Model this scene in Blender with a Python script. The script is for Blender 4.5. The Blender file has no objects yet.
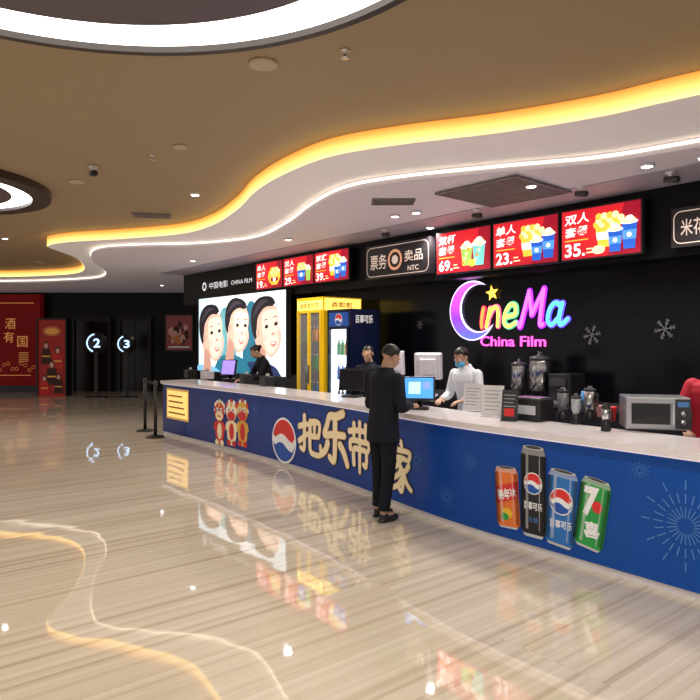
import bpy, math, random
from mathutils import Vector, Matrix
random.seed(7)
scene = bpy.context.scene
scene.view_settings.view_transform = 'Standard'
scene.view_settings.look = 'None'

# ---------------------------------------------------------------- survey helpers
FOC, HOR, EYE = 650.0, 341.0, 1.70
def W(px, py, z):
    Y = FOC*(EYE-z)/(py-HOR)
    return ((px-350)/FOC*Y, Y)
P0 = Vector((0.114, 7.42))
U = Vector((0.6252, -0.7804)); N = Vector((0.7804, 0.6252))
CR = math.atan2(U.y, U.x)
def P(s, t):
    q = P0+U*s+N*t
    return (q.x, q.y)
def S(px, t):
    k = (px-350)/FOC
    return (k*(P0.y+N.y*t)-P0.x-N.x*t)/(U.x-k*U.y)
def Zat(s, t, py):
    return EYE+(HOR-py)*P(s, t)[1]/FOC
def F(s):
    x = min(1, max(0, (s+1.4)/3.6)); x = x*x*(3-2*x)
    return 0.07-0.38*x + 0.05*math.sin((s+4.5)*0.9)*(1 if s < -1 else max(0, -s))*0.8
def SF(px):
    s = S(px, 0)
    for _ in range(12): s = S(px, F(s))
    return s
def ZF(s, py): return Zat(s, F(s), py)

# ---------------------------------------------------------------- materials
MATS = {}
def mat(name, col, rough=0.5, metal=0.0, emit=0.0, ecol=None, noise=0.06, nscale=8.0, alpha=1.0, spec=0.5):
    if name in MATS: return MATS[name]
    m = bpy.data.materials.new(name); m.use_nodes = True
    nt = m.node_tree; b = nt.nodes['Principled BSDF']
    b.inputs['Roughness'].default_value = rough
    b.inputs['Metallic'].default_value = metal
    b.inputs['Specular IOR Level'].default_value = spec
    if noise > 0:
        tc = nt.nodes.new('ShaderNodeTexCoord'); nz = nt.nodes.new('ShaderNodeTexNoise')
        nz.inputs['Scale'].default_value = nscale
        mx = nt.nodes.new('ShaderNodeMix'); mx.data_type = 'RGBA'
        mx.inputs[6].default_value = (*[c*(1-noise) for c in col], 1)
        mx.inputs[7].default_value = (*[min(1, c*(1+noise)) for c in col], 1)
        nt.links.new(tc.outputs['Object'], nz.inputs['Vector'])
        nt.links.new(nz.outputs['Fac'], mx.inputs[0])
        nt.links.new(mx.outputs[2], b.inputs['Base Color'])
    else:
        b.inputs['Base Color'].default_value = (*col, 1)
    if emit > 0:
        b.inputs['Emission Color'].default_value = (*(ecol or col), 1)
        b.inputs['Emission Strength'].default_value = emit
    if alpha < 1: b.inputs['Alpha'].default_value = alpha
    MATS[name] = m
    return m
def E(name, col, st=1.0): return mat(name, col, 0.5, 0, st, noise=0)
def ramp_mat(name, axis, lo, hi, stops, emit, rough=0.4):
    m = bpy.data.materials.new(name); m.use_nodes = True
    nt = m.node_tree; L = nt.links; b = nt.nodes['Principled BSDF']
    tc = nt.nodes.new('ShaderNodeTexCoord'); sp = nt.nodes.new('ShaderNodeSeparateXYZ'); L.new(tc.outputs['Object'], sp.inputs[0])
    mr = nt.nodes.new('ShaderNodeMapRange'); mr.inputs[1].default_value = lo; mr.inputs[2].default_value = hi
    L.new(sp.outputs[axis], mr.inputs[0])
    cr = nt.nodes.new('ShaderNodeValToRGB'); e = cr.color_ramp.elements
    e[0].position = stops[0][0]; e[0].color = (*stops[0][1], 1); e[1].position = stops[-1][0]; e[1].color = (*stops[-1][1], 1)
    for p, c in stops[1:-1]:
        x = e.new(p); x.color = (*c, 1)
    L.new(mr.outputs[0], cr.inputs[0]); L.new(cr.outputs[0], b.inputs['Base Color']); L.new(cr.outputs[0], b.inputs['Emission Color'])
    b.inputs['Emission Strength'].default_value = emit; b.inputs['Roughness'].default_value = rough
    return m

BLACK = mat('black_plastic', (0.012, 0.012, 0.014), 0.35)
DARK = mat('dark_grey_plastic', (0.04, 0.04, 0.045), 0.4)
STEEL = mat('brushed_steel', (0.6, 0.6, 0.62), 0.25, 1.0)
WHITEP = mat('white_plastic', (0.82, 0.80, 0.86), 0.3)
PAPER = mat('white_paper', (0.8, 0.8, 0.8), 0.7)
GREYT = mat('grey_print', (0.25, 0.25, 0.28), 0.7)
GLASS = mat('clear_glass', (0.8, 0.9, 0.95), 0.03, alpha=0.10, noise=0)
REDP = mat('red_print', (0.75, 0.03, 0.03), 0.45)
WHITE = mat('white_print', (0.85, 0.85, 0.85), 0.5, emit=0.08)
CREAM = mat('cream_print', (0.88, 0.72, 0.45), 0.45, emit=0.14)
BROWNP = mat('dark_outline_print', (0.008, 0.012, 0.06), 0.5)
GOLDP = mat('gold_edge_print', (0.55, 0.33, 0.10), 0.45)
BLUEP = mat('logo_blue_print', (0.01, 0.09, 0.45), 0.45)
SKYP = mat('pale_blue_print', (0.08, 0.24, 0.58), 0.5)
SKIN = mat('skin', (0.52, 0.30, 0.20), 0.5, noise=0.05)
HAIR = mat('black_hair', (0.010, 0.009, 0.009), 0.45, noise=0.3, nscale=60)
SUIT = mat('black_cloth', (0.009, 0.010, 0.018), 0.8, noise=0.3, nscale=30, spec=.25)
TROU = mat('black_trouser_cloth', (0.008, 0.009, 0.015), 0.85, noise=0.3, nscale=30, spec=.2)

def catmull(p, k=8, closed=False):
    out = []
    if closed: q = [p[-1]]+list(p)+[p[0], p[1]]
    else: q = [p[0]]+list(p)+[p[-1]]
    for i in range(1, len(q)-2):
        a, b, c, d = [Vector(x) for x in q[i-1:i+3]]
        for j in range(k):
            t = j/k
            out.append(0.5*((2*b)+(c-a)*t+(2*a-5*b+4*c-d)*t*t+(3*b-a-3*c+d)*t**3))
    if not closed: out.append(Vector(p[-1]))
    return [(v.x, v.y) for v in out]

# ---------------------------------------------------------------- mesh builder
def text_geo(body, bold=0.0, extrude=0.0):
    cu = bpy.data.curves.new('tmp', 'FONT'); cu.body = body; cu.size = 1.0
    cu.offset = bold; cu.extrude = extrude; cu.resolution_u = 3
    ob = bpy.data.objects.new('tmp', cu); scene.collection.objects.link(ob)
    dg = bpy.context.evaluated_depsgraph_get()
    me = bpy.data.meshes.new_from_object(ob.evaluated_get(dg))
    vs = [tuple(v.co) for v in me.vertices]; fs = [tuple(p.vertices) for p in me.polygons]
    bpy.data.objects.remove(ob); bpy.data.curves.remove(cu); bpy.data.meshes.remove(me)
    return vs, fs
TG = {}
class MB:
    def __init__(self, mp=None):
        self.v = []; self.f = []; self.m = []; self.mats = []; self.sm = []
        self.T = Matrix.Identity(4)
        self.mp = mp or (lambda a, o, b: (a, -o, b))
    def add(self, vs, fs, mt, smooth=False):
        o = len(self.v)
        self.v += [tuple(self.T @ Vector(v)) for v in vs]
        if mt not in self.mats: self.mats.append(mt)
        k = self.mats.index(mt)
        for f in fs:
            self.f.append(tuple(i+o for i in f)); self.m.append(k); self.sm.append(smooth)
    def box(self, x0, x1, y0, y1, z0, z1, mt):
        vs = [(x, y, z) for z in (z0, z1) for y in (y0, y1) for x in (x0, x1)]
        self.add(vs, [(0, 2, 3, 1), (4, 5, 7, 6), (0, 1, 5, 4), (2, 6, 7, 3), (0, 4, 6, 2), (1, 3, 7, 5)], mt)
    def rbox(self, x0, x1, y0, y1, z0, z1, mt, r=0.02, n=4):
        def ring(ins, z):
            out = []
            for (cx, cy, a0) in ((x1-r, y1-r, 0), (x0+r, y1-r, 90), (x0+r, y0+r, 180), (x1-r, y0+r, 270)):
                for i in range(n+1):
                    a = math.radians(a0+90*i/n)
                    out.append((cx+(r-ins)*math.cos(a), cy+(r-ins)*math.sin(a), z))
            return out
        c = r*0.35
        rings = [ring(c, z0), ring(0, z0+c), ring(0, z1-c), ring(c, z1)]
        M = len(rings[0]); vs = [p for rg in rings for p in rg]; fs = []
        for k in range(3):
            for i in range(M):
                j = (i+1) % M
                fs.append((k*M+i, k*M+j, (k+1)*M+j, (k+1)*M+i))
        fs.append(tuple(range(M))[::-1]); fs.append(tuple(range(3*M, 4*M)))
        self.add(vs, fs, mt)
    def lathe(self, prof, mt, c=(0, 0, 0), n=20, smooth=True):
        vs = []; fs = []
        for (r, z) in prof:
            for i in range(n):
                a = 2*math.pi*i/n; vs.append((c[0]+r*math.cos(a), c[1]+r*math.sin(a), c[2]+z))
        for k in range(len(prof)-1):
            for i in range(n):
                j = (i+1) % n; fs.append((k*n+i, k*n+j, (k+1)*n+j, (k+1)*n+i))
        fs.append(tuple(range(n))[::-1]); fs.append(tuple(range((len(prof)-1)*n, len(prof)*n)))
        self.add(vs, fs, mt, smooth)
    def cone(self, p0, p1, r0, r1, mt, n=14, smooth=True):
        p0 = Vector(p0); p1 = Vector(p1); d = (p1-p0).normalized()
        a = d.orthogonal().normalized(); b = d.cross(a)
        vs = []
        for p, r in ((p0, r0), (p1, r1)):
            for i in range(n):
                t = 2*math.pi*i/n; vs.append(tuple(p+a*r*math.cos(t)+b*r*math.sin(t)))
        fs = [(i, (i+1) % n, n+(i+1) % n, n+i) for i in range(n)]
        fs += [tuple(range(n))[::-1], tuple(range(n, 2*n))]
        self.add(vs, fs, mt, smooth)
    def ell(self, c, r, mt, n=16, m=10, R=None, fn=None):
        vs = []; fs = []
        for k in range(m+1):
            ph = math.pi*k/m
            for i in range(n):
                a = 2*math.pi*i/n
                v = Vector((r[0]*math.sin(ph)*math.cos(a), r[1]*math.sin(ph)*math.sin(a), r[2]*math.cos(ph)))
                if fn: v = fn(v)
                if R: v = R @ v
                vs.append(tuple(Vector(c)+v))
        for k in range(m):
            for i in range(n):
                j = (i+1) % n
                fs.append((k*n+i, (k+1)*n+i, (k+1)*n+j, k*n+j))
        idx = {}
        for i in range(n): idx[i] = 0; idx[m*n+i] = m*n
        f2 = []
        for f in fs:
            g = []
            for i in f:
                i = idx.get(i, i)
                if i not in g: g.append(i)
            if len(g) > 2: f2.append(tuple(g))
        self.add(vs, f2, mt, True)
    def cap(self, p0, p1, r0, r1, mt):
        self.cone(p0, p1, r0, r1, mt); self.ell(p0, (r0,)*3, mt, 12, 8); self.ell(p1, (r1,)*3, mt, 12, 8)
    def loft(self, rings, mt, n=24):
        vs = []; fs = []
        for (c, ax, ay) in rings:
            for i in range(n):
                a = 2*math.pi*i/n
                vs.append(tuple(Vector(c)+Vector(ax)*math.cos(a)+Vector(ay)*math.sin(a)))
        for k in range(len(rings)-1):
            for i in range(n):
                j = (i+1) % n; fs.append((k*n+i, k*n+j, (k+1)*n+j, (k+1)*n+i))
        fs.append(tuple(range(n))[::-1]); fs.append(tuple(range((len(rings)-1)*n, len(rings)*n)))
        self.add(vs, fs, mt, True)
    # flat artwork on a surface  (a = along, b = up, off = stand-off)
    def poly(self, pts, mt, off=0.002):
        self.add([self.mp(a, off, b) for a, b in pts], [tuple(range(len(pts)))], mt)
    def rect(self, a0, a1, b0, b1, mt, off=0.002):
        k = max(1, int(abs(a1-a0)/0.15))
        for i in range(k):
            x0 = a0+(a1-a0)*i/k; x1 = a0+(a1-a0)*(i+1)/k
            self.poly([(x0, b0), (x1, b0), (x1, b1), (x0, b1)], mt, off)
    def ellipse(self, ca, cb, ra, rb, mt, off=0.002, n=28, rot=0):
        c, s = math.cos(rot), math.sin(rot); pts = []
        for i in range(n):
            t = 2*math.pi*i/n; x = ra*math.cos(t); y = rb*math.sin(t)
            pts.append((ca+x*c-y*s, cb+x*s+y*c))
        self.poly(pts, mt, off)
    def ring(self, ca, cb, r0, r1, mt, off=0.002, n=36, a0=0, a1=360, sx=1):
        for i in range(n):
            t0 = math.radians(a0+(a1-a0)*i/n); t1 = math.radians(a0+(a1-a0)*(i+1)/n)
            self.poly([(ca+sx*r0*math.cos(t0), cb+r0*math.sin(t0)), (ca+sx*r1*math.cos(t0), cb+r1*math.sin(t0)),
                       (ca+sx*r1*math.cos(t1), cb+r1*math.sin(t1)), (ca+sx*r0*math.cos(t1), cb+r0*math.sin(t1))], mt, off)
    def stroke(self, pts, w, mt, off=0.002):
        for (x0, y0), (x1, y1) in zip(pts[:-1], pts[1:]):
            d = math.hypot(x1-x0, y1-y0) or 1; nx, ny = -(y1-y0)/d*w/2, (x1-x0)/d*w/2
            self.poly([(x0-nx, y0-ny), (x1-nx, y1-ny), (x1+nx, y1+ny), (x0+nx, y0+ny)], mt, off)
    def brush(self, pts, w0, w1, mt, off, k=5):
        q = catmull(pts, k) if len(pts) > 2 else [tuple(Vector(pts[0]).lerp(Vector(pts[1]), i/4)) for i in range(5)]
        n = len(q); Lf = []; Rt = []
        for i, (x, y) in enumerate(q):
            a = Vector(q[max(0, i-1)]); b = Vector(q[min(n-1, i+1)]); d = (b-a)
            d = d.normalized() if d.length > 1e-9 else Vector((1, 0))
            w = (w0+(w1-w0)*i/(n-1))/2; Lf.append((x-d.y*w, y+d.x*w)); Rt.append((x+d.y*w, y-d.x*w))
        for i in range(n-1): self.poly([Rt[i], Rt[i+1], Lf[i+1], Lf[i]], mt, off)
        for i in range(0, n):
            w = (w0+(w1-w0)*i/(n-1))/2; self.ellipse(q[i][0], q[i][1], w, w, mt, off+0.00015*(1+i % 2), 12)
    def text(self, body, a0, b0, w, h, mt, off=0.003, bold=0.0, extrude=0.0, rot=0, shear=0):
        key = (body, bold, extrude)
        if key not in TG: TG[key] = text_geo(body, bold, extrude)
        vs, fs = TG[key]
        if not vs: return
        xs = [v[0] for v in vs]; ys = [v[1] for v in vs]
        X0, X1, Y0, Y1 = min(xs), max(xs), min(ys), max(ys)
        sx = w/max(1e-6, X1-X0); sy = h/max(1e-6, Y1-Y0)
        out = []; c, s = math.cos(rot), math.sin(rot)
        for v in vs:
            x = (v[0]-X0)*sx-w/2; y = (v[1]-Y0)*sy-h/2
            x += shear*y
            x, y = x*c-y*s, x*s+y*c
            out.append(self.mp(a0+w/2+x, off+v[2], b0+h/2+y))
        self.add(out, fs, mt)
    def mesh(self, name):
        me = bpy.data.meshes.new(name); me.from_pydata(self.v, [], self.f)
        for m_ in self.mats: me.materials.append(m_)
        me.polygons.foreach_set('material_index', self.m); me.polygons.foreach_set('use_smooth', self.sm)
        me.update(); return me
    def build(self, name, parent=None, loc=(0, 0, 0), rot=0, bevel=0, label=None, category=None, group=None, kind=None, remesh=0, smooth=6):
        me = self.mesh(name); ob = bpy.data.objects.new(name, me); scene.collection.objects.link(ob)
        if remesh:
            r = ob.modifiers.new('r', 'REMESH'); r.mode = 'VOXEL'; r.voxel_size = remesh
            s = ob.modifiers.new('s', 'SMOOTH'); s.factor = 0.5; s.iterations = smooth
            dg = bpy.context.evaluated_depsgraph_get()
            m2 = bpy.data.meshes.new_from_object(ob.evaluated_get(dg))
            ob.modifiers.clear(); ob.data = m2; m2.name = name
            if not m2.materials: m2.materials.append(self.mats[0])
            m2.polygons.foreach_set('use_smooth', [True]*len(m2.polygons))
        if bevel:
            b = ob.modifiers.new('bevel', 'BEVEL'); b.width = bevel; b.segments = 2; b.limit_method = 'ANGLE'
        ob.location = loc if len(loc) == 3 else (*loc, 0); ob.rotation_euler = (0, 0, rot)
        if parent: ob.parent = parent
        if label: ob['label'] = label
        if category: ob['category'] = category
        if group: ob['group'] = group
        if kind: ob['kind'] = kind
        return ob
def root(name, label, category, loc, rot=0, group=None):
    e = bpy.data.objects.new(name, None); e.empty_display_size = 0.1
    e.location = loc if len(loc) == 3 else (*loc, 0); e.rotation_euler = (0, 0, rot)
    e['label'] = label; e['category'] = category
    if group: e['group'] = group
    scene.collection.objects.link(e); return e
def croot(name, label, category, s, t, z=0, rot=0, group=None):
    return root(name, label, category, (*P(s, t), z), CR+rot, group)

# ---------------------------------------------------------------- room
def node_floor():
    m = bpy.data.materials.new('polished_vein_marble'); m.use_nodes = True
    nt = m.node_tree; L = nt.links; b = nt.nodes['Principled BSDF']
    tc = nt.nodes.new('ShaderNodeTexCoord')
    mp = nt.nodes.new('ShaderNodeMapping'); mp.inputs['Rotation'].default_value = (0, 0, -math.atan2(N.y, N.x))
    L.new(tc.outputs['Object'], mp.inputs['Vector'])
    br = nt.nodes.new('ShaderNodeTexBrick'); br.inputs['Scale'].default_value = 1.0
    br.inputs['Brick Width'].default_value = 6.0; br.inputs['Row Height'].default_value = 0.8
    br.inputs['Mortar Size'].default_value = 0.0015; br.inputs['Color1'].default_value = (0.0, 0, 0, 1); br.inputs['Color2'].default_value = (1, 1, 1, 1)
    br.inputs['Mortar'].default_value = (0.5, 0.5, 0.5, 1)
    L.new(mp.outputs[0], br.inputs['Vector'])
    sc = nt.nodes.new('ShaderNodeMapping'); sc.inputs['Scale'].default_value = (0.07, 15.0, 1)
    L.new(mp.outputs[0], sc.inputs['Vector'])
    ad = nt.nodes.new('ShaderNodeVectorMath'); ad.operation = 'ADD'
    ml = nt.nodes.new('ShaderNodeVectorMath'); ml.operation = 'SCALE'; ml.inputs['Scale'].default_value = 7.0
    L.new(br.outputs['Color'], ml.inputs[0]); L.new(sc.outputs[0], ad.inputs[0]); L.new(ml.outputs[0], ad.inputs[1])
    nz = nt.nodes.new('ShaderNodeTexNoise'); nz.inputs['Scale'].default_value = 1.1; nz.inputs['Detail'].default_value = 4.5; nz.inputs['Roughness'].default_value = 0.58
    L.new(ad.outputs[0], nz.inputs['Vector'])
    cr = nt.nodes.new('ShaderNodeValToRGB'); e = cr.color_ramp.elements
    e[0].position = 0.28; e[0].color = (0.42, 0.325, 0.22, 1)
    e[1].position = 0.68; e[1].color = (0.72, 0.635, 0.51, 1)
    x = e.new(0.45); x.color = (0.61, 0.52, 0.40, 1)
    L.new(nz.outputs['Fac'], cr.inputs[0])
    mx = nt.nodes.new('ShaderNodeMix'); mx.data_type = 'RGBA'; mx.inputs[7].default_value = (0.52, 0.43, 0.33, 1)
    L.new(br.outputs['Fac'], mx.inputs[0]); L.new(cr.outputs[0], mx.inputs[6]); L.new(mx.outputs[2], b.inputs['Base Color'])
    b.inputs['Roughness'].default_value = 0.03; b.inputs['Specular IOR Level'].default_value = 1.0; b.inputs['IOR'].default_value = 1.7
    n2 = nt.nodes.new('ShaderNodeTexNoise'); n2.inputs['Scale'].default_value = 1.4
    L.new(mp.outputs[0], n2.inputs['Vector'])
    bp = nt.nodes.new('ShaderNodeBump'); bp.inputs['Strength'].default_value = 0.025; bp.inputs['Distance'].default_value = 0.1
    L.new(n2.outputs['Fac'], bp.inputs['Height']); L.new(bp.outputs[0], b.inputs['Normal'])
    return m
def structure(mb, name, **k):
    return mb.build(name, kind='structure', **k)
m = MB(); m.box(-20, 14, -5, 24, -0.1, 0, node_floor()); structure(m, 'floor')
CEILM = mat('brown_painted_ceiling', (0.36, 0.27, 0.17), 0.6, noise=0.03, nscale=1.0)
m = MB(); m.box(-20, 14, -5, 24, 3.6, 3.7, CEILM); structure(m, 'ceiling')

def node_granite():
    m = bpy.data.materials.new('black_sparkle_wall'); m.use_nodes = True
    nt = m.node_tree; L = nt.links; b = nt.nodes['Principled BSDF']
    tc = nt.nodes.new('ShaderNodeTexCoord'); vo = nt.nodes.new('ShaderNodeTexVoronoi'); vo.inputs['Scale'].default_value = 34
    L.new(tc.outputs['Object'], vo.inputs['Vector'])
    cr = nt.nodes.new('ShaderNodeValToRGB'); e = cr.color_ramp.elements
    e[0].position = 0.05; e[0].color = (0.10, 0.09, 0.11, 1); e[1].position = 0.12; e[1].color = (0.003, 0.003, 0.005, 1)
    L.new(vo.outputs['Distance'], cr.inputs[0]); L.new(cr.outputs[0], b.inputs['Base Color'])
    b.inputs['Roughness'].default_value = 0.18; b.inputs['Specular IOR Level'].default_value = 0.22
    return m
GRAN = node_granite()
WALLB = mat('matt_black_wall', (0.004, 0.004, 0.006), 0.35, spec=.2)
m = MB(); m.box(-9.5, 9, 2.5, 2.65, 0, 3.6, GRAN); structure(m, 'wall_back', loc=P(0, 0), rot=CR)
m = MB(); m.box(-9.5, 9, 2.16, 2.5, 2.58, 3.36, WALLB); structure(m, 'trim_1', loc=P(0, 0), rot=CR)
xb, yb = P(-9.5, 2.5)
m = MB(); m.box(xb, xb+0.15, yb+0.1, 22, 0, 3.6, WALLB); structure(m, 'wall_corner')
m = MB(); m.box(-20, xb+0.2, 22, 22.15, 0, 3.6, WALLB); structure(m, 'wall_far')

def slab(name, curve, close, z0, z1, mt):
    import bmesh
    pts = curve+close
    bm = bmesh.new(); vv = [bm.verts.new((x, y, z0)) for x, y in pts]
    es = [bm.edges.new((vv[i], vv[(i+1) % len(vv)])) for i in range(len(vv))]
    bmesh.ops.triangle_fill(bm, edges=es, use_beauty=True)
    for f in bm.faces:
        f.normal_update()
        if f.normal.z > 0: f.normal_flip()
    r = bmesh.ops.extrude_face_region(bm, geom=list(bm.faces))
    for g in r['geom']:
        if isinstance(g, bmesh.types.BMVert): g.co.z = z1
    me = bpy.data.meshes.new(name); bm.to_mesh(me); bm.free(); me.materials.append(mt)
    ob = bpy.data.objects.new(name, me); scene.collection.objects.link(ob); ob['kind'] = 'structure'; return ob
Z1, Z2 = 3.43, 3.34
ypx = [(700, 95), (600, 117), (500, 133), (400, 145), (330, 157), (283, 175), (255, 192), (238, 209), (213, 225), (180, 234), (120, 239), (70, 242), (48, 246), (58, 251), (74, 257), (82, 263), (84, 270), (72, 274), (40, 276), (0, 277)]
ycur = [(6.0, 1.9), (4.2, 3.2)]+[W(x, y, Z1) for x, y in ypx]+[(-12.5, 17.9), (-19.9, 18.0)]
wpx = [(700, 147), (600, 163), (500, 172), (400, 182), (345, 192), (312, 208), (287, 226), (255, 240), (200, 246), (140, 247.5), (102, 250), (91, 256), (96, 264), (106, 272), (98, 279), (50, 282), (0, 283)]
wcur = [(6.4, 2.7), (4.5, 4.2)]+[W(x, y, Z2) for x, y in wpx]+[(-12.5, 18.7), (-19.9, 18.8)]
yc = catmull(ycur); wc = catmull(wcur)
SOF1 = mat('pale_warm_white_soffit', (0.82, 0.77, 0.78), 0.6, emit=0.13, noise=0.02)  # faint emission brightens the soffit itself; it is no lamp
SOF3 = mat('pale_lilac_soffit', (0.70, 0.65, 0.72), 0.6, emit=0.06, noise=0.02)  # weaker self-glow put into this soffit too
SOF2 = mat('lilac_grey_soffit', (0.42, 0.38, 0.47), 0.5, emit=0.02, noise=0.02)  # trace of the same built-in glow on the darker band
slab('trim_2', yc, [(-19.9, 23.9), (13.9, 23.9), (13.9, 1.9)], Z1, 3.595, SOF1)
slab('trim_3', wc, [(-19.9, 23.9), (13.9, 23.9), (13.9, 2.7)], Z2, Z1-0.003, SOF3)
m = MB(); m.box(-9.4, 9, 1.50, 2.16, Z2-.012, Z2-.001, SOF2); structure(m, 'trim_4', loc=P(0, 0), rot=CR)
def node_cove(name, zlo, zhi, clo, chi, slo, shi):
    m = bpy.data.materials.new(name); m.use_nodes = True
    nt = m.node_tree; L = nt.links; b = nt.nodes['Principled BSDF']
    g = nt.nodes.new('ShaderNodeNewGeometry'); sp = nt.nodes.new('ShaderNodeSeparateXYZ'); L.new(g.outputs['Position'], sp.inputs[0])
    mr = nt.nodes.new('ShaderNodeMapRange'); mr.inputs[1].default_value = zlo; mr.inputs[2].default_value = zhi
    L.new(sp.outputs['Z'], mr.inputs[0])
    cr = nt.nodes.new('ShaderNodeValToRGB'); e = cr.color_ramp.elements
    e[0].color = (*clo, 1); e[1].color = (*chi, 1)
    L.new(mr.outputs[0], cr.inputs[0]); L.new(cr.outputs[0], b.inputs['Emission Color'])
    m2 = nt.nodes.new('ShaderNodeMapRange'); m2.inputs[3].default_value = slo; m2.inputs[4].default_value = shi
    L.new(mr.outputs[0], m2.inputs[0]); L.new(m2.outputs[0], b.inputs['Emission Strength'])
    b.inputs['Base Color'].default_value = (*clo, 1)
    return m
def strip(name, cur, z0, z1, mt, label, side=0.012):
    m = MB(); vs = []; fs = []; n = len(cur)
    for i, (x, y) in enumerate(cur):
        a = Vector(cur[max(0, i-1)]); b = Vector(cur[min(n-1, i+1)]); d = (b-a).normalized(); nr = Vector((-d.y, d.x))
        vs += [(x+nr.x*side, y+nr.y*side, z0), (x+nr.x*side, y+nr.y*side, z1), (x, y, z0), (x, y, z1)]
    for i in range(n-1):
        a = 4*i; b = 4*(i+1)
        fs += [(a, b, b+1, a+1), (a+2, a+3, b+3, b+2), (a, a+2, b+2, b), (a+1, b+1, b+3, a+3)]
    m.add(vs, fs, mt, False)
    return m.build(name, label=label, category='ceiling light')
strip('cove_light', yc, Z1+0.008, 3.598, node_cove('amber_cove_glow', Z1, 3.6, (1.0, 0.72, 0.22), (0.95, 0.32, 0.03), 2.3, 0.55), 'wavy amber glowing cove strip stepping down from brown ceiling')
strip('cove_light', wc, Z2+0.045, Z2+.068, node_cove('white_cove_glow', Z2, Z1, (1.0, 0.93, 0.75), (1.0, 0.85, 0.6), 2.2, 1.9), 'thin wavy warm white glowing strip on soffit edge')

def ringlight(c, r, w, rim):
    rt = root('ring_light', 'large round ceiling light with glowing white ring and dark centre', 'ceiling light', (c[0], c[1], 3.6), 0, 'round ring ceiling lights')
    def ann(r0, r1, z0, z1, mt, nm):
        m = MB(); n = 96; vs = []; fs = []
        for i in range(n):
            a = 2*math.pi*i/n; ca, sa = math.cos(a), math.sin(a)
            vs += [(r0*ca, r0*sa, z0), (r1*ca, r1*sa, z0), (r1*ca, r1*sa, z1), (r0*ca, r0*sa, z1)]
        for i in range(n):
            a = 4*i; b = 4*((i+1) % n)
            fs += [(a, b, b+1, a+1), (a+1, b+1, b+2, a+2), (a+2, b+2, b+3, a+3), (a+3, b+3, b, a)]
        m.add(vs, fs, mt); m.build(nm, rt)
    ann(r, r+rim, -0.09, 0, mat('ring_dark_rim', (0.03, 0.02, 0.016), 0.4), 'outer_rim')
    ann(r-w, r, -0.05, -0.005, E('ring_white_glow', (1.0, 0.97, 0.93), 3.6), 'light_band')
    ann(0.02, r-w, -0.06, -0.005, mat('ring_dark_centre', (0.10, 0.075, 0.11), 0.35), 'centre_disc')
ringlight((-1.166, 2.2), 1.88, 0.29, 0.05)
ringlight((-5.3, 7.8), 1.34, 0.24, 0.22)

# ---------------------------------------------------------------- ceiling fittings
LAMP = E('downlight_glow', (1, 0.95, 0.9), 16)
def downlight(x, y, z, power=55):
    rt = root('downlight', 'small round recessed ceiling downlight, lit', 'ceiling light', (x, y, z), 0, 'recessed ceiling downlights')
    m = MB(); m.lathe([(0.07, 0.0), (0.07, -0.012), (0.05, -0.02), (0.048, -0.012)], WHITEP, n=24); m.build('bezel', rt)
    m = MB(); m.lathe([(0.046, -0.012), (0.046, -0.018), (0.03, -0.022)], LAMP, n=20); m.build('lens', rt)
    l = bpy.data.lights.new('downlight_beam', 'SPOT'); l.energy = power; l.spot_size = math.radians(140); l.spot_blend = 0.7
    l.shadow_soft_size = 0.05; l.color = (1, 0.94, 0.86)
    o = bpy.data.objects.new('downlight_beam', l); scene.collection.objects.link(o); o.parent = rt; o.location = (0, 0, -0.04)
for px, py, z in [(647, 165, Z2), (416, 212, Z2), (430, 227, Z2), (288, 239, Z2)]:
    downlight(*W(px, py, z-.012), z-.012, 90)
for px, py in [(195, 194), (5, 238)]:
    downlight(*W(px, py, 3.6), 3.6, 140)
for x, y in [(-3.4, 4.2), (0.9, 1.2), (-2.8, 0.2), (1.2, 3.2), (-6, 4.5), (-7.5, 11)]:  # extra downlights out of view, added to light the hall
    downlight(x, y, 3.6, 190)
for s_, t_ in [(-6.5, 1.0), (3.2, 1.3), (1.6, 1.0), (-0.5, 1.0)]:
    downlight(*P(s_, t_), Z2-.012, 80)
downlight(-5.5, 19.0, Z2, 20); downlight(-10, 16.5, 3.6, 80)  # the second is another out-of-view extra, added for lighting
def speaker(px, py, z, r):
    m = MB(); m.lathe([(r, 0), (r, -0.015), (r*0.85, -0.022), (r*0.3, -0.018)], mat('ceiling_speaker_tan', (0.5, 0.42, 0.32), 0.5), n=32)
    m.build('ceiling_speaker', loc=(*W(px, py, z), z), label='round tan ceiling speaker grille', category='speaker', group='round ceiling speakers')
for px, py, r in [(263, 63, 0.10), (180, 146, 0.07), (76, 181, 0.09), (40, 262, 0.1)]: speaker(px, py, 3.6, r)
def sprinkler(px, py, z):
    m = MB(); m.lathe([(0.035, 0), (0.035, -0.008), (0.012, -0.012), (0.010, -0.045), (0.03, -0.05), (0.03, -0.055)], STEEL, n=16)
    m.build('sprinkler_head', loc=(*W(px, py, z), z), label='small steel ceiling sprinkler head', category='sprinkler', group='ceiling sprinkler heads')
for px, py in [(345, 50), (152, 155), (218, 252)]: sprinkler(px, py, 3.6)
def camera_fix(px, py, z):
    rt = root('security_camera', 'small ceiling mounted security camera', 'camera', (*W(px, py, z), z), 0.6, 'ceiling security cameras')
    m = MB(); m.lathe([(0.045, 0), (0.045, -0.025), (0.02, -0.03), (0.02, -0.05)], WHITEP, n=18); m.build('mount', rt)
    m = MB(); m.cone((0, 0.05, -0.075), (0, -0.08, -0.095), 0.03, 0.034, DARK); m.build('camera_body', rt)
    m = MB(); m.cone((0, -0.081, -0.095), (0, -0.09, -0.097), 0.027, 0.024, BLACK); m.build('lens', rt)
for px, py, z in [(93, 166, 3.6), (670, 171, Z2), (580, 186, Z2), (476, 209, Z2), (385, 229, Z2)]: camera_fix(px, py, z)
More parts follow.
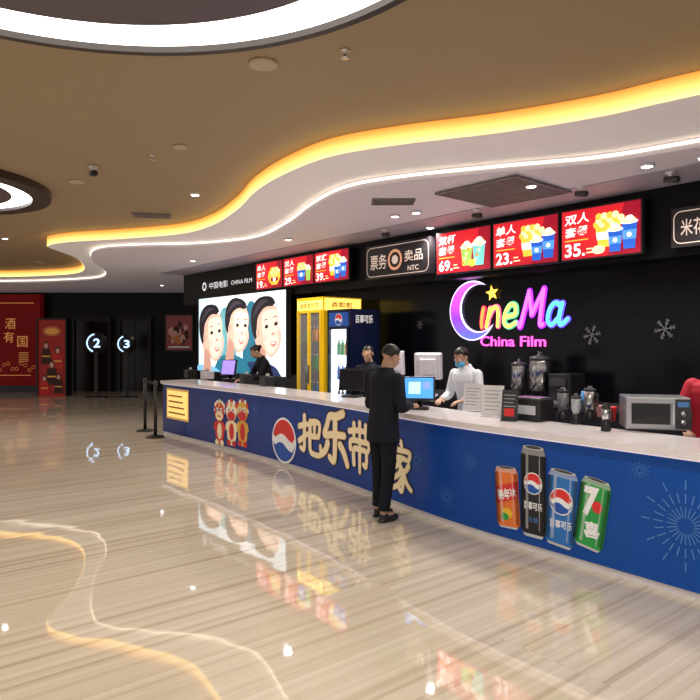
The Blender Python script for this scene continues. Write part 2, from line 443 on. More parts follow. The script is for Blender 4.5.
def vent(px, py, z, w, d, rot, label):
    rt = root('air_vent', label, 'air vent', (*W(px, py, z), z), rot)
    m = MB(); t = 0.03; VF = mat('vent_frame', (.16, .14, .15), .5)
    m.box(-w/2, w/2, -d/2, -d/2+t, -0.02, 0, VF); m.box(-w/2, w/2, d/2-t, d/2, -0.02, 0, VF)
    m.box(-w/2, -w/2+t, -d/2+t, d/2-t, -0.02, 0, VF); m.box(w/2-t, w/2, -d/2+t, d/2-t, -0.02, 0, VF); m.build('frame', rt)
    m = MB(); k = int(d/0.05); G = mat('vent_grey', (0.20, 0.18, 0.19), 0.5)
    m.box(-w/2+t, w/2-t, -d/2+t, d/2-t, -0.004, -0.001, DARK)
    for i in range(k):
        y = -d/2+t+(d-2*t)*(i+0.5)/k; m.box(-w/2+t, w/2-t, y-0.012, y+0.006, -0.016, -0.006, G)
    for i in range(1, 4): x = -w/2+w*i/4; m.box(x-0.006, x+0.006, -d/2+t, d/2-t, -0.018, -0.005, G)
    m.build('louvre', rt)
vent(503, 192, Z2-.012, 1.05, 1.05, CR+0.05, 'large square dark slatted ceiling air vent')
vent(393, 201, Z2, 0.5, 0.3, 0.0, 'small dark slatted ceiling air vent')
vent(152, 215, 3.6, 0.55, 0.3, 0.2, 'small brown slatted ceiling air vent')

# ---------------------------------------------------------------- long counter
SL = SF(163); SR = 5.6
HC = 0.98
CT = root('service_counter', 'long curved blue printed service counter with white marble top', 'counter', (*P(0, 0), 0), CR)
def profile(name, y0, y1, z0, z1, mt):
    m = MB(); ss = [SL+(SR-SL)*i/110 for i in range(111)]; vs = []; fs = []
    for s in ss:
        f = F(s); vs += [(s, f+y0, z0), (s, f+y1, z0), (s, f+y1, z1), (s, f+y0, z1)]
    for i in range(110):
        a = 4*i; b = a+4
        fs += [(a, b, b+3, a+3), (a+1, a+2, b+2, b+1), (a+3, b+3, b+2, a+2), (a, a+1, b+1, b)]
    fs += [(0, 3, 2, 1), (440, 441, 442, 443)]
    m.add(vs, fs, mt); return m.build(name, CT)
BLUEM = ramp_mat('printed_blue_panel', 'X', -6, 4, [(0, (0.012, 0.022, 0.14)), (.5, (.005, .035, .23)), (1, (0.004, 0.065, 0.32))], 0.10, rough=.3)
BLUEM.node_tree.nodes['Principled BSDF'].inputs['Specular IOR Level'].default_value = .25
MARB = mat('white_marble_top', (0.80, 0.75, 0.76), 0.15, noise=0.15, nscale=3.5)
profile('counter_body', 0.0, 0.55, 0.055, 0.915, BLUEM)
profile('plinth', 0.012, 0.54, 0.0, 0.055, mat('pale_plinth', (0.7, 0.66, 0.68), 0.3))
profile('light_strip', -0.02, 0.56, 0.915, 0.93, E('counter_edge_glow', (0.8, 0.72, 0.85), 0.5))
profile('countertop', -0.05, 0.62, 0.93, HC, MARB)
cm = lambda a, o, b: (a, F(a)-o, b)
def cbox(x0, y0, x1, y1):
    s0, s1 = SF(x0), SF(x1); sm = (s0+s1)/2
    return s0, s1, ZF(sm, y1), ZF(sm, y0)
def logo(m, a, b, r, off, sx=1.0):
    m.ellipse(a, b, r*sx*1.05, r*1.05, WHITE, off)
    pts = []
    for i in range(19):
        t = math.radians(12+156*i/18)
        pts.append((a+sx*r*0.95*math.cos(t), b+r*0.95*math.sin(t)))
    x0, x1 = pts[-1][0], pts[0][0]
    for i in range(1, 10):
        u = i/10; x = x0+(x1-x0)*u
        w = 0.20*math.sin((u-0.15)*2*math.pi)
        pts.append((x, b+r*(0.14+w*0.8)))
    m.poly(pts, REDP, off+0.002)
    pts = []
    for i in range(19):
        t = math.radians(-172+164*i/18); pts.append((a+sx*r*0.95*math.cos(t), b+r*0.95*math.sin(t)))
    x1, x0 = pts[-1][0], pts[0][0]
    for i in range(1, 10):
        u = i/10; x = x1+(x0-x1)*u; pts.append((x, b+r*(-0.28+0.18*math.sin((1-u-0.1)*2*math.pi))))
    m.poly(pts, BLUEP, off+0.002)
m = MB(cm); a0, a1, b0, b1 = cbox(273, 418, 296, 463); logo(m, (a0+a1)/2, (b0+b1)/2, (b1-b0)/2*0.97, 0.006, 1.0)
m.build('round_logo', CT, label='round red, white and blue logo')
GLY = {
 'ba': [[(.0, .70), (.22, .76), (.42, .80)], [(.24, 1.0), (.24, .5), (.22, .10), (.06, .12)], [(.0, .30), (.2, .42), (.42, .54)],
        [(.52, .84), (.74, .90), (.96, .84), (.92, .52)], [(.52, .50), (.72, .50), (.92, .52)], [(.72, .86), (.72, .52)], [(.52, .88), (.50, .40), (.54, .08), (.78, .02), (1.0, .06), (1.0, .28)]],
 'le': [[(.86, 1.0), (.60, .92), (.34, .90), (.24, .72), (.14, .52), (.5, .56), (.92, .58)], [(.56, .80), (.56, .40), (.52, .05), (.34, .10)], [(.26, .36), (.18, .22), (.0, .10)], [(.76, .38), (.90, .26), (1.04, .04)]],
 'dai': [[(.0, .80), (.5, .86), (1.0, .82)], [(.22, .98), (.22, .68)], [(.5, 1.02), (.5, .68)], [(.78, .98), (.78, .68)], [(.06, .42), (.08, .60), (.5, .62), (.94, .60), (.88, .44)], [(.22, .10), (.22, .42), (.5, .44), (.80, .42), (.80, .12), (.68, .14)], [(.5, .60), (.5, .3), (.5, -.04)]],
 'hui': [[(.05, .0), (.04, .5), (.06, .98), (.5, 1.0), (.95, .98), (.95, .5), (.95, .0)], [(.06, .06), (.5, .05), (.94, .06)], [(.32, .30), (.32, .72), (.68, .72), (.68, .30), (.34, .30)]],
 'jia': [[(.48, 1.04), (.54, .94)], [(.02, .66), (.06, .84), (.5, .86), (.96, .84), (.90, .66)], [(.22, .68), (.5, .70), (.78, .68)], [(.5, .68), (.36, .56), (.14, .46)], [(.36, .56), (.58, .40), (.60, .15), (.52, -.02), (.36, .04)], [(.50, .42), (.30, .30), (.06, .22)], [(.56, .26), (.34, .10), (.04, .0)], [(.90, .56), (.78, .46), (.64, .42)], [(.62, .40), (.80, .18), (1.04, .06)]]}
for ch, bx in [('ba', (300, 417, 321, 454)), ('le', (322, 412, 347, 463)), ('dai', (350, 424, 371, 470)), ('hui', (374, 436, 391, 476)), ('jia', (393, 444, 411, 490))]:
    a0, a1, b0, b1 = cbox(*bx); m = MB(cm); ww = (b1-b0)*(.140 if ch in ('ba', 'le') else .112)
    for st in GLY[ch]:
        q = [(a0+x*(a1-a0), b0+y*(b1-b0)) for x, y in st]
        m.brush(q, ww*1.70, ww*1.50, BROWNP, .005); m.brush(q, ww*1.36, ww*1.12, GOLDP, .008); m.brush(q, ww*1.18, ww*.90, CREAM, .011)
    m.build('slogan_character', CT, label='large cream brush style character')
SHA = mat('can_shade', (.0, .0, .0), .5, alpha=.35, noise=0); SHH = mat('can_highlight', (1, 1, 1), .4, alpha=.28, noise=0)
def can_art(m, bx, body, tilt, topc):
    a0, a1, b0, b1 = cbox(*bx); ca = (a0+a1)/2; cb = (b0+b1)/2; w = (a1-a0)*0.88; h = (b1-b0)*0.97
    c, s = math.cos(tilt), math.sin(tilt)
    def T(x, y): x *= w; y *= h; return (ca+x*c-y*s, cb+x*s+y*c)
    m.poly([T(*p) for p in [(-.40, -.5), (-.2, -.52), (.2, -.52), (.40, -.5), (.5, -.44), (.5, .40), (.42, .47), (.40, .5), (-.40, .5), (-.42, .47), (-.5, .40), (-.5, -.44)]], body, 0.006)
    m.poly([T(.41*math.cos(t*math.pi/10), .485+.026*math.sin(t*math.pi/10)) for t in range(20)], topc, 0.008)
    m.poly([T(.33*math.cos(t*math.pi/10), .488+.017*math.sin(t*math.pi/10)) for t in range(20)], DARK, 0.009)
    m.poly([T(*p) for p in [(-.34, -.53), (.34, -.53), (.42, -.495), (-.42, -.495)]], topc, 0.008)
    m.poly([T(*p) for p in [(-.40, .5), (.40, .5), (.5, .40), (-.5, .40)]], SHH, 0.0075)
    return T, ca, cb, w, h
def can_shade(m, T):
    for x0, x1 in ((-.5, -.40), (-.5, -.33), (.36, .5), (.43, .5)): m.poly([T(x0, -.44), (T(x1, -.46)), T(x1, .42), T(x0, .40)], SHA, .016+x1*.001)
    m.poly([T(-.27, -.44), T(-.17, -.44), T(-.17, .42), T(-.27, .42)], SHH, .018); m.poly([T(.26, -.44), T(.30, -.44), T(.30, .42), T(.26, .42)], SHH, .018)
m = MB(cm)
ORP = mat('orange_print', (0.85, 0.20, 0.03), 0.4); BKP = mat('black_print', (0.01, 0.01, 0.015), 0.35)
GRP = mat('green_print', (0.02, 0.36, 0.07), 0.4); CBL = mat('can_blue_print', (0.02, 0.18, 0.55), 0.4); SILP = mat('silver_print', (0.55, 0.57, 0.6), 0.35)
YLP0 = mat('yellow_print', (0.9, .55, .03), .4)
T, ca, cb, w, h = can_art(m, (495, 466, 521, 527), ORP, 0.06, SILP)
m.poly([T(*p) for p in [(-.5, -.14), (.5, .0), (.5, .28), (-.5, .14)]], REDP, 0.009)
m.text('美年达', ca-w*.42, cb-h*.04, w*.84, h*.18, WHITE, 0.012, bold=0.03, rot=0.2); m.ellipse(ca, cb-h*.28, w*.24, h*.09, YLP0, 0.010); m.ellipse(ca-w*.1, cb-h*.34, w*.18, h*.06, GRP, 0.011)
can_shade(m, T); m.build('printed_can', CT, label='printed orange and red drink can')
m = MB(cm); T, ca, cb, w, h = can_art(m, (520, 445, 548, 536), BKP, 0.0, SILP)
logo(m, ca, cb+h*.08, w*.36, 0.010); m.text('百事可乐', ca-w*.38, cb-h*.22, w*.76, h*.09, WHITE, 0.012, bold=0.02); m.text('无糖', ca-w*.2, cb-h*.36, w*.4, h*.06, SKYP, 0.012)
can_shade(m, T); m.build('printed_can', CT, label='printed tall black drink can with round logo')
m = MB(cm); T, ca, cb, w, h = can_art(m, (545, 469, 579, 546), CBL, -0.07, SILP)
logo(m, ca, cb+h*.08, w*.38, 0.010); m.text('百事可乐', ca-w*.38, cb-h*.28, w*.76, h*.11, WHITE, 0.012, bold=0.02)
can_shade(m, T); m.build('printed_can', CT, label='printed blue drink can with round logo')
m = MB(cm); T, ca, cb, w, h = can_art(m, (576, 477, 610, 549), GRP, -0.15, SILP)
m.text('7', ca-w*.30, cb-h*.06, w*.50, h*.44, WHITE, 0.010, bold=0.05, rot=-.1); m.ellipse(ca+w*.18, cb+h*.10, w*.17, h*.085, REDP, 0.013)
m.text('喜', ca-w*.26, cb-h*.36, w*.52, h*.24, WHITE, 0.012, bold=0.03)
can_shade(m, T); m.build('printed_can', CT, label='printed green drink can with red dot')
def firework(px, py, r, mt):
    m = MB(cm); a = SF(px); b = ZF(a, py)
    for k in range(24):
        t = 2*math.pi*k/24
        for (r0, r1, w) in ((.18, .42, .008), (.5, .72, .009), (.8, 1.0, .010)):
            if k % 2 and r1 > .9: continue
            m.stroke([(a+r*r0*math.cos(t), b+r*r0*math.sin(t)), (a+r*r1*math.cos(t), b+r*r1*math.sin(t))], w*r*3, mt, 0.006)
    m.build('printed_firework', CT, label='pale blue radiating firework print')
for px, py, r in [(686, 526, .30), (447, 497, .12), (417, 460, .13), (471, 462, .09), (190, 429, .14), (255, 408, .12), (640, 470, .08)]: firework(px, py, r, SKYP)
YLP = mat('lion_yellow', (0.85, 0.5, 0.08), 0.5)
for i, (px, c1, c2) in enumerate([(220, REDP, CREAM), (232, CREAM, REDP), (243, YLP, REDP)]):
    m = MB(cm); a = SF(px); b = ZF(a, 412); r = .15
    m.ellipse(a, b-.32, r*.95, .20, c1, .006); m.ellipse(a, b-.30, r*.5, .13, c2, .008)
    for sx in (-1, 1):
        m.ellipse(a+sx*.08, b-.48, .06, .045, c2, .010); m.ellipse(a+sx*.13, b-.22, .045, .08, c1, .010, rot=sx*.5)
        m.ellipse(a+sx*.12, b+.10, .05, .05, c2, .006)
    for k in range(7): t = math.pi*(k/6); m.ellipse(a+r*1.0*math.cos(t), b+.02+.15*math.sin(t), .035, .035, c2 if k % 2 else WHITE, .007)
    m.ellipse(a, b, r*1.05, .15, c1, .012); m.ellipse(a, b-.06, r*.8, .075, c2, .014); m.rect(a-.06, a+.06, b-.075, b-.055, REDP, .016)
    for sx in (-1, 1): m.ellipse(a+sx*.06, b+.035, .038, .038, WHITE, .016); m.ellipse(a+sx*.06, b+.03, .018, .018, BKP, .018)
    m.ellipse(a, b+.11, .03, .04, YLP, .016)
    m.build('printed_lion', CT, label='small printed red and yellow festive lion dance figure')
m = MB(cm); a0, a1, b0, b1 = cbox(167, 389, 189, 420)
m.rect(a0, a1, b0, b1, mat('gold_frame', (0.7, .45, .12), .35, emit=.25), .006); m.rect(a0+.04, a1-.04, b0+.04, b1-.04, E('gold_glow', (0.95, .60, .18), .9), .010)
for i in range(4): m.rect(a0+.09, a1-.12-.04*i, b0+.10+i*.10, b0+.13+i*.10, mat('gold_dark', (.45, .22, .05), .5), .013)
m.build('gold_plaque', CT, label='glowing gold rectangular plaque')

# ---------------------------------------------------------------- back worktop
BK = root('back_worktop', 'low black back counter with dark stone worktop', 'counter', (*P(0, 0), 0), CR)
m = MB(); m.box(-1.75, 6.5, 1.86, 2.47, 0.0, 0.93, mat('back_cabinet_black', (.014, .014, .016), .3)); m.build('cabinet_body', BK)
m = MB(); m.box(-1.77, 6.5, 1.84, 2.49, .93, .97, mat('dark_stone', (.06, .055, .06), .2)); m.build('worktop', BK)

# ---------------------------------------------------------------- menu screens
RED_E = ramp_mat('menu_red', 'Z', 0, .6, [(0, (.42, .005, .02)), (.5, (.72, .02, .025)), (1, (.55, .01, .02))], 1.1); RED2 = E('menu_dark_red', (0.32, 0.004, 0.02), 1.0)
WH_E = E('menu_white', (1, .95, .9), 1.3); YE_E = E('menu_yellow', (1, .58, .06), 1.05); BL_E = E('menu_blue', (.02, .12, .6), 1.0); BL2 = E('menu_blue_light', (.1, .35, .85), 1.0)
GR_E = E('menu_green', (.35, .65, .12), 1.0); OR_E = E('menu_orange', (1, .3, .03), 1.0); CR_E = E('menu_cream', (1, .82, .45), 1.1); TE_E = E('menu_teal', (.2, .65, .6), 1.0)
def cup(m, a, b, w, h, body, stripe, top, off):
    m.poly([(a-w*.36, b), (a+w*.36, b), (a+w*.5, b+h), (a-w*.5, b+h)], body, off)
    if stripe:
        m.poly([(a-w*.42, b+h*.35), (a+w*.42, b+h*.35), (a+w*.46, b+h*.7), (a-w*.46, b+h*.7)], stripe, off+.001)
        m.ellipse(a, b+h*.52, w*.15, w*.15, WH_E, off+.002, 14)
    if top == 'pop':
        for k in range(14): m.ellipse(a+w*(-.44+.22*(k % 5)+(.1 if k > 4 else 0)), b+h+w*(.05+.15*(k//5)), w*.14, w*.13, CR_E if k % 2 else YE_E, off+.002+k*.0002, 12)
    else:
        m.ellipse(a, b+h, w*.56, w*.14, WH_E, off+.002); m.ellipse(a, b+h+w*.10, w*.42, w*.2, CR_E, off+.003); m.ellipse(a+w*.03, b+h+w*.24, w*.25, w*.15, WH_E, off+.004)
def menu(s0, s1, z0, z1, t, kind, title, price):
    w = s1-s0-.02; h = z1-z0
    rt = croot('menu_screen', 'red illuminated menu screen with %s' % {0: 'two iced drinks', 1: 'popcorn and blue cup', 2: 'popcorn bucket and striped cup', 3: 'yellow snack tub', 4: 'popcorn and drinks', 5: 'snack combo and cups'}[kind], 'menu screen', s0+.01, t, z0, 0, 'menu screens over the counter')
    m = MB(); m.box(0, w, -.03, .05, 0, h, BLACK); m.build('frame', rt, bevel=.004)
    m = MB(); e = .02; m.rect(e, w-e, e, h-e, RED_E, .033)
    m.poly([(w*.60, e), (w-e, e), (w-e, h-e), (w*.80, h-e)], RED2, .034)
    m.text(title, w*.06, h*.70, w*.32, h*.20, WH_E, .036, bold=.015, rot=.05, shear=.15)
    m.text('套餐', w*.06, h*.46, w*.30, h*.19, WH_E, .036, bold=.015, rot=.05, shear=.15)
    m.rect(w*.06, w*.36, h*.38, h*.40, YE_E, .036)
    m.text(price, w*.06, h*.08, w*.26, h*.25, WH_E, .036, bold=.02)
    for i in range(2): m.rect(w*.34, w*(.44-.03*i), h*(.12+.07*i), h*(.145+.07*i), CR_E, .036)
    if kind == 0:
        cup(m, w*.58, h*.16, w*.2, h*.42, GR_E, None, 'top', .038); cup(m, w*.80, h*.14, w*.22, h*.48, TE_E, None, 'top', .046); m.ellipse(w*.69, h*.2, w*.06, w*.05, YE_E, .055)
        for k in range(8): m.ellipse(w*(.53+.015*k+(.20 if k % 2 else 0)), h*(.22+.05*k), w*.025, w*.02, CR_E if k % 3 else OR_E, .054, 10)
    elif kind == 3:
        m.ellipse(w*.7, h*.45, w*.22, h*.3, YE_E, .038); cup(m, w*.72, h*.14, w*.3, h*.36, YE_E, RED2, 'pop', .042)
    elif kind == 4:
        cup(m, w*.62, h*.16, w*.26, h*.38, BL_E, BL2, 'pop', .038); cup(m, w*.85, h*.14, w*.16, h*.4, GR_E, None, 'top', .048)
    else:
        cup(m, w*.60, h*.20, w*.30, h*.40, YE_E, WH_E, 'pop', .038)
        cup(m, w*.86, h*.12, w*.18, h*.48, BL_E, BL2, 'top', .048)
        cup(m, w*.70, h*.09, w*.17, h*.40, BL_E, BL2, 'top', .056)
        if kind == 2: m.ellipse(w*.5, h*.16, w*.08, h*.08, CR_E, .055)
    m.build('display', rt)
def trio(x0, x1, pt0, pb0, pt1, pb1, t, items):
    a, b = S(x0, t), S(x1, t)
    zt = (Zat(a, t, pt0)+Zat(b, t, pt1))/2; zb = (Zat(a, t, pb0)+Zat(b, t, pb1))/2
    for i, it in enumerate(items):
        menu(a+(b-a)*i/3, a+(b-a)*(i+1)/3, zb, zt, t, *it)
trio(437, 645, 231, 273, 201, 258, 2.06, [(0, '双杯', '69.'), (1, '单人', '23.'), (2, '双人', '35.')])
trio(257, 351, 262, 288.5, 249, 283, 2.06, [(3, '单人', '19.'), (4, '双人', '29.'), (5, '家庭', '39.')])
def board(x0, x1, yt, yb, parts, label):
    t = 2.06; a, b = S(x0, t), S(x1, t); sm = (a+b)/2; z0, z1 = Zat(sm, t, yb), Zat(sm, t, yt); w = b-a; h = z1-z0
    rt = croot('sign_board', label, 'sign', a, t, z0, 0)
    m = MB(); m.box(0, w, -.02, .09, 0, h, mat('board_dark', (.03, .025, .03), .3)); m.build('board', rt, bevel=.004)
    SG = E('sign_outline_glow', (.72, .58, .50), .6)
    c_ = h*.18; fr = []
    for (cx, cy, s_) in ((w-.03-c_, h-.04-c_, 0), (.03+c_, h-.04-c_, 90), (.03+c_, .04+c_, 180), (w-.03-c_, .04+c_, 270)):
        for i in range(6): q = math.radians(s_+18*i); fr.append((cx+c_*math.cos(q), cy+c_*math.sin(q)))
    fr.append(fr[0]); m = MB(); m.stroke(fr, .010, SG, .024); m.build('border', rt)
    for kd, x, y, ww, hh in parts:
        m = MB()
        if kd == 'o':
            m.ring(w*x, h*y, h*.22, h*.30, E('sign_orange_glow', (.75, .35, .2), .6), .024); m.ellipse(w*x, h*y, h*.13, h*.13, SG, .024); m.build('emblem', rt)
        else: m.text(kd, w*x, h*y, w*ww, h*hh, SG, .026, bold=.01); m.build('lettering', rt)
board(367, 431, 242, 277, [('票务', .08, .27, .27, .44), ('o', .48, .5, 0, 0), ('卖品', .63, .40, .27, .32), ('NTC', .68, .14, .16, .14)], 'black lit sign board with outlined characters and round emblem')
board(672, 760, 203, 244, [('米花', .12, .28, .30, .42), ('o', .6, .5, 0, 0)], 'black lit sign board with outlined characters in rounded frame')

# ---------------------------------------------------------------- neon sign (on back wall)
t = 2.49
sa, sb = S(453, t), S(568, t); zb, zt = Zat((sa+sb)/2, t, 350), Zat((sa+sb)/2, t, 277)
w = sb-sa; h = zt-zb
NS = croot('neon_sign', 'colourful glowing neon sign with crescent letter and star', 'sign', sa, t, zb, 0)
NPK = E('neon_pink', (1, .10, .60), 1.6); NYE = E('neon_yellow', (1, .62, .08), 1.8)
NCRES = ramp_mat('neon_crescent', 'Z', .1*h, h, [(0, (.04, .12, 1)), (.4, (.20, .03, .95)), (.75, (.55, .06, .95)), (1, (.95, .12, .75))], 1.8)
NLIL = E('neon_lilac_edge', (.80, .70, 1), 2.0)
def crescent(m, mt, cx, cz, R, r, dx, dz, off):
    d = math.hypot(dx, dz); n = 36; outer = []; inn = []
    th = math.acos(max(-1, min(1, (R*R+d*d-r*r)/(2*R*d)))); base = math.atan2(dz, dx)
    ph = math.acos(max(-1, min(1, (r*r+d*d-R*R)/(2*r*d))))
    for i in range(n+1):
        a = base+th+(2*math.pi-2*th)*i/n; outer.append((cx+R*math.cos(a), cz+R*math.sin(a)))
        a = base+(math.pi-ph)+(2*ph)*i/n; inn.append((cx+dx+r*math.cos(a), cz+dz+r*math.sin(a)))
    for i in range(n): m.poly([outer[i], outer[i+1], inn[i+1], inn[i]], mt, off)
m = MB(); ch = h*.43
crescent(m, NLIL, w*.20, h*.56, ch*1.0, ch*.78, ch*.32, ch*.08, .02)
crescent(m, NCRES, w*.203, h*.557, ch*.955, ch*.805, ch*.28, ch*.07, .035)
m.build('crescent_letter', NS, label='purple crescent shaped letter C')
m = MB(); pts = []
for i in range(10):
    r = h*.115 if i % 2 == 0 else h*.05; a = math.pi/2+math.pi*i/5+.15; pts.append((w*.395+r*math.cos(a), h*.79+r*math.sin(a)))
m.poly(pts, NYE, .04); m.build('star', NS, label='orange yellow glowing star')
SLN = .10
LET = {'i': ([[(.295, .58), (.295, .42), (.305, .32)]], (1, .22, .04), (.8, .04, .1)),
       'n': ([[(.35, .32), (.355, .58)], [(.355, .46), (.38, .57), (.42, .585), (.44, .48), (.45, .33)]], (1, .62, .06), (.9, .12, .3)),
       'e': ([[(.505, .45), (.55, .465), (.588, .49), (.575, .60), (.53, .61), (.50, .50), (.505, .37), (.55, .32), (.60, .37)]], (.65, .95, .10), (.1, .5, .3)),
       'M': ([[(.630, .36), (.645, .32), (.658, .52), (.675, .78)], [(.675, .78), (.70, .62), (.725, .47)], [(.725, .47), (.755, .62), (.79, .80)], [(.79, .80), (.795, .55), (.805, .34), (.83, .34)]], (1, .12, .70), (.40, .03, .95)),
       'a': ([[(.945, .56), (.90, .61), (.865, .54), (.86, .40), (.895, .33), (.94, .42)], [(.95, .60), (.945, .42), (.965, .33), (1.01, .40)]], (.08, .65, 1), (.15, .08, .95))}
for c_, (sts, cf, cb_) in LET.items():
    m = MB(); mf = E('neon_face_'+c_, cf, 2.1); mb_ = E('neon_back_'+c_, cb_, 1.2)
    for st in sts:
        q = [((x+SLN*(y-.45))*w, y*h) for x, y in st]
        m.brush(q, .092, .085, mb_, .010, 6); m.brush(q, .054, .046, mf, .026, 6)
    m.build('letter', NS, label='glowing coloured rounded letter')
m = MB(); m.text('China Film', w*.28, h*.05, w*.56, h*.14, NPK, .02, bold=.01, extrude=.006); m.build('lettering', NS, label='pink glowing small lettering')
def snow(px, py, r):
    t = 2.485; s = S(px, t); z = Zat(s, t, py); SN = mat('snow_silver', (.16, .16, .20), .4)
    m = MB()
    for k in range(6):
        a = math.pi*k/3+.2; d = (math.cos(a), math.sin(a)); m.stroke([(0, 0), (r*d[0], r*d[1])], r*.09, SN)
        for q in (.45, .72):
            for sg in (-1, 1):
                b = a+sg*.8; m.stroke([(r*q*d[0], r*q*d[1]), (r*q*d[0]+r*.26*math.cos(b), r*q*d[1]+r*.26*math.sin(b))], r*.07, SN, .003)
    m.build('snowflake_decal', loc=(*P(s, t), z), rot=CR, label='silver snowflake sticker on black wall', category='wall decoration', group='snowflake stickers on the back wall')
for px, py, r in [(592, 335, .12), (665, 329, .12), (420, 325, .07)]: snow(px, py, r)

# ---------------------------------------------------------------- children's picture light box
t = 2.10; sa, sb = S(201, t), S(288, t); sm = (sa+sb)/2; z0, z1 = Zat(sm, t, 373), Zat(sm, t, 295); w = sb-sa; h = z1-z0
LB = croot('picture_light_box', 'large bright light box picture of three children looking up together', 'light box', sa, t, z0)
m = MB(); m.box(-.03, w+.03, -.05, .05, -.03, h+.015, DARK); m.build('frame', LB)
m = MB(); o = .053
BG = ramp_mat('box_pale', 'X', 0, w, [(0, (.60, .82, .95)), (.5, (.92, .96, 1.0)), (1, (.75, .90, 1.0))], 1.25)
SKD = E('box_skin_shade', (.62, .33, .25), .9); SKL = E('box_skin_light', (1.0, .74, .62), 1.0); HRE = E('box_hair', (.02, .016, .022), .6); HR2 = E('box_hair_light', (.06, .05, .07), .7)
SKM = E('box_skin_mid', (.86, .53, .41), .95); TTH = E('box_teeth', (.95, .92, .9), 1.0); LIP = E('box_lip', (.66, .24, .20), .9); CHK = E('box_cheek', (.98, .58, .48), 1.0)
TE = E('box_teal', (.02, .18, .28), .9); NV = E('box_navy', (.02, .04, .14), .8); LT = E('box_light_blue', (.22, .52, .78), 1.0); TG2 = E('box_green_blue', (.12, .40, .46), .9)
m.rect(0, w, 0, h, BG, o)
def clip(q): return [(min(w, max(0, a)), min(h, max(0, b))) for a, b in q]
HEADP = [(-.35, .72), (-.66, .46), (-.73, .14), (-.70, -.04), (-.75, -.22), (-.74, -.42), (-.60, -.64), (-.40, -.80), (-.14, -.86), (.10, -.74), (.16, -1.3), (.60, -1.4), (.50, -.5), (.66, .1), (.45, .66), (.1, .84)]
HAIRP = [(-.70, .40), (-.64, .60), (-.44, .56), (-.20, .60), (.06, .54), (.30, .36), (.40, .08), (.44, -.16), (.54, -.22), (.66, .05), (.66, .46), (.50, .76), (.18, .92), (-.22, .90), (-.54, .76)]
SHADP = [(.06, -.78), (.18, -.52), (.36, -.42), (.48, -.66), (.58, -1.35), (.16, -1.28)]
def bl(pts, mt, off, cx, cz, sx, sz, rot):
    c, s = math.cos(rot), math.sin(rot); q = catmull(pts, 6, True)
    m.poly(clip([(cx+sx*(x*c-y*s), cz+sz*(x*s+y*c)) for x, y in q]), mt, off)
bl([(-1, .4), (-.3, 1), (.8, .7), (1, -.6), (0, -1), (-.9, -.5)], TG2, o+.001, w*.36, h*.30, w*.12, h*.55, 0)
bl([(-1, .4), (-.3, 1), (.8, .7), (1, -.6), (0, -1), (-.9, -.5)], TE, o+.002, w*.66, h*.30, w*.10, h*.6, 0)
for i, (cx, cz, sx, sz, ang, body) in enumerate([(.80, .56, .205, .42, -.16, NV), (.49, .60, .195, .39, .05, TE), (.18, .50, .215, .44, -.12, LT)]):
    X, Zc, SX, SZ = w*cx, h*cz, -w*sx, h*sz; oo = o+.004+i*.016
    bl([(-.9, -2), (-.7, -1.25), (-.2, -1.0), (.4, -.95), (1.1, -1.1), (1.5, -2)], body, oo, X, Zc, SX, SZ, 0)
    bl(HEADP, SKM, oo+.002, X, Zc, SX, SZ, ang); bl(SHADP, SKD, oo+.003, X, Zc, SX, SZ, ang)
    bl([(-.60, .44), (-.67, .1), (-.64, -.35), (-.42, -.68), (-.12, -.74), (.08, -.45), (.12, .1), (.0, .46)], SKL, oo+.0035, X, Zc, SX, SZ, ang)
    for ccx in (-.62, .0): bl([(ccx-.09, -.25), (ccx, -.14), (ccx+.10, -.25), (ccx, -.38)], CHK, oo+.004, X, Zc, SX, SZ, ang)
    bl(HAIRP, HRE, oo+.005, X, Zc, SX, SZ, ang); bl([(-.3, .76), (.1, .82), (.40, .62), (.56, .4), (.38, .5), (.05, .68)], HR2, oo+.006, X, Zc, SX, SZ, ang)
    bl([(.26, .04), (.38, .08), (.45, -.08), (.38, -.30), (.29, -.32), (.24, -.14)], SKM, oo+.007, X, Zc, SX, SZ, ang); bl([(.29, .0), (.36, .02), (.38, -.1), (.33, -.2)], SKD, oo+.008, X, Zc, SX, SZ, ang)
    for ex in (-.56, -.10):
        bl([(ex-.09, .03), (ex, .10), (ex+.10, .03), (ex, -.02)], HRE, oo+.007, X, Zc, SX, SZ, ang); bl([(ex-.10, .22), (ex, .26), (ex+.12, .21), (ex, .23)], HR2, oo+.007, X, Zc, SX, SZ, ang)
    bl([(-.46, -.22), (-.39, -.17), (-.30, -.23), (-.38, -.26)], SKD, oo+.007, X, Zc, SX, SZ, ang)
    bl([(-.50, -.44), (-.36, -.43), (-.20, -.42), (-.26, -.54), (-.36, -.58), (-.46, -.54)], LIP, oo+.007, X, Zc, SX, SZ, ang)
    bl([(-.47, -.455), (-.35, -.455), (-.23, -.44), (-.35, -.51)], TTH, oo+.008, X, Zc, SX, SZ, ang)
m.build('picture', LB)
t = 2.15; sa = S(200, t); m = MB(); zc = Zat(sa, t, 288.5); zs = E('small_sign_glow', (.85, .85, .9), .9)
SGN = croot('fascia_sign', 'small white glowing sign lettering on black fascia', 'sign', sa, t, zc-.05)
m.text('中国电影', .5, 0, .9, .15, zs, .01); m.build('lettering', SGN)
m = MB(); m.ring(.25, .075, .06, .10, zs, .01); m.build('emblem', SGN)
m = MB(); m.text('CHINA FILM', 1.55, .03, .9, .09, zs, .01); m.build('lettering', SGN)

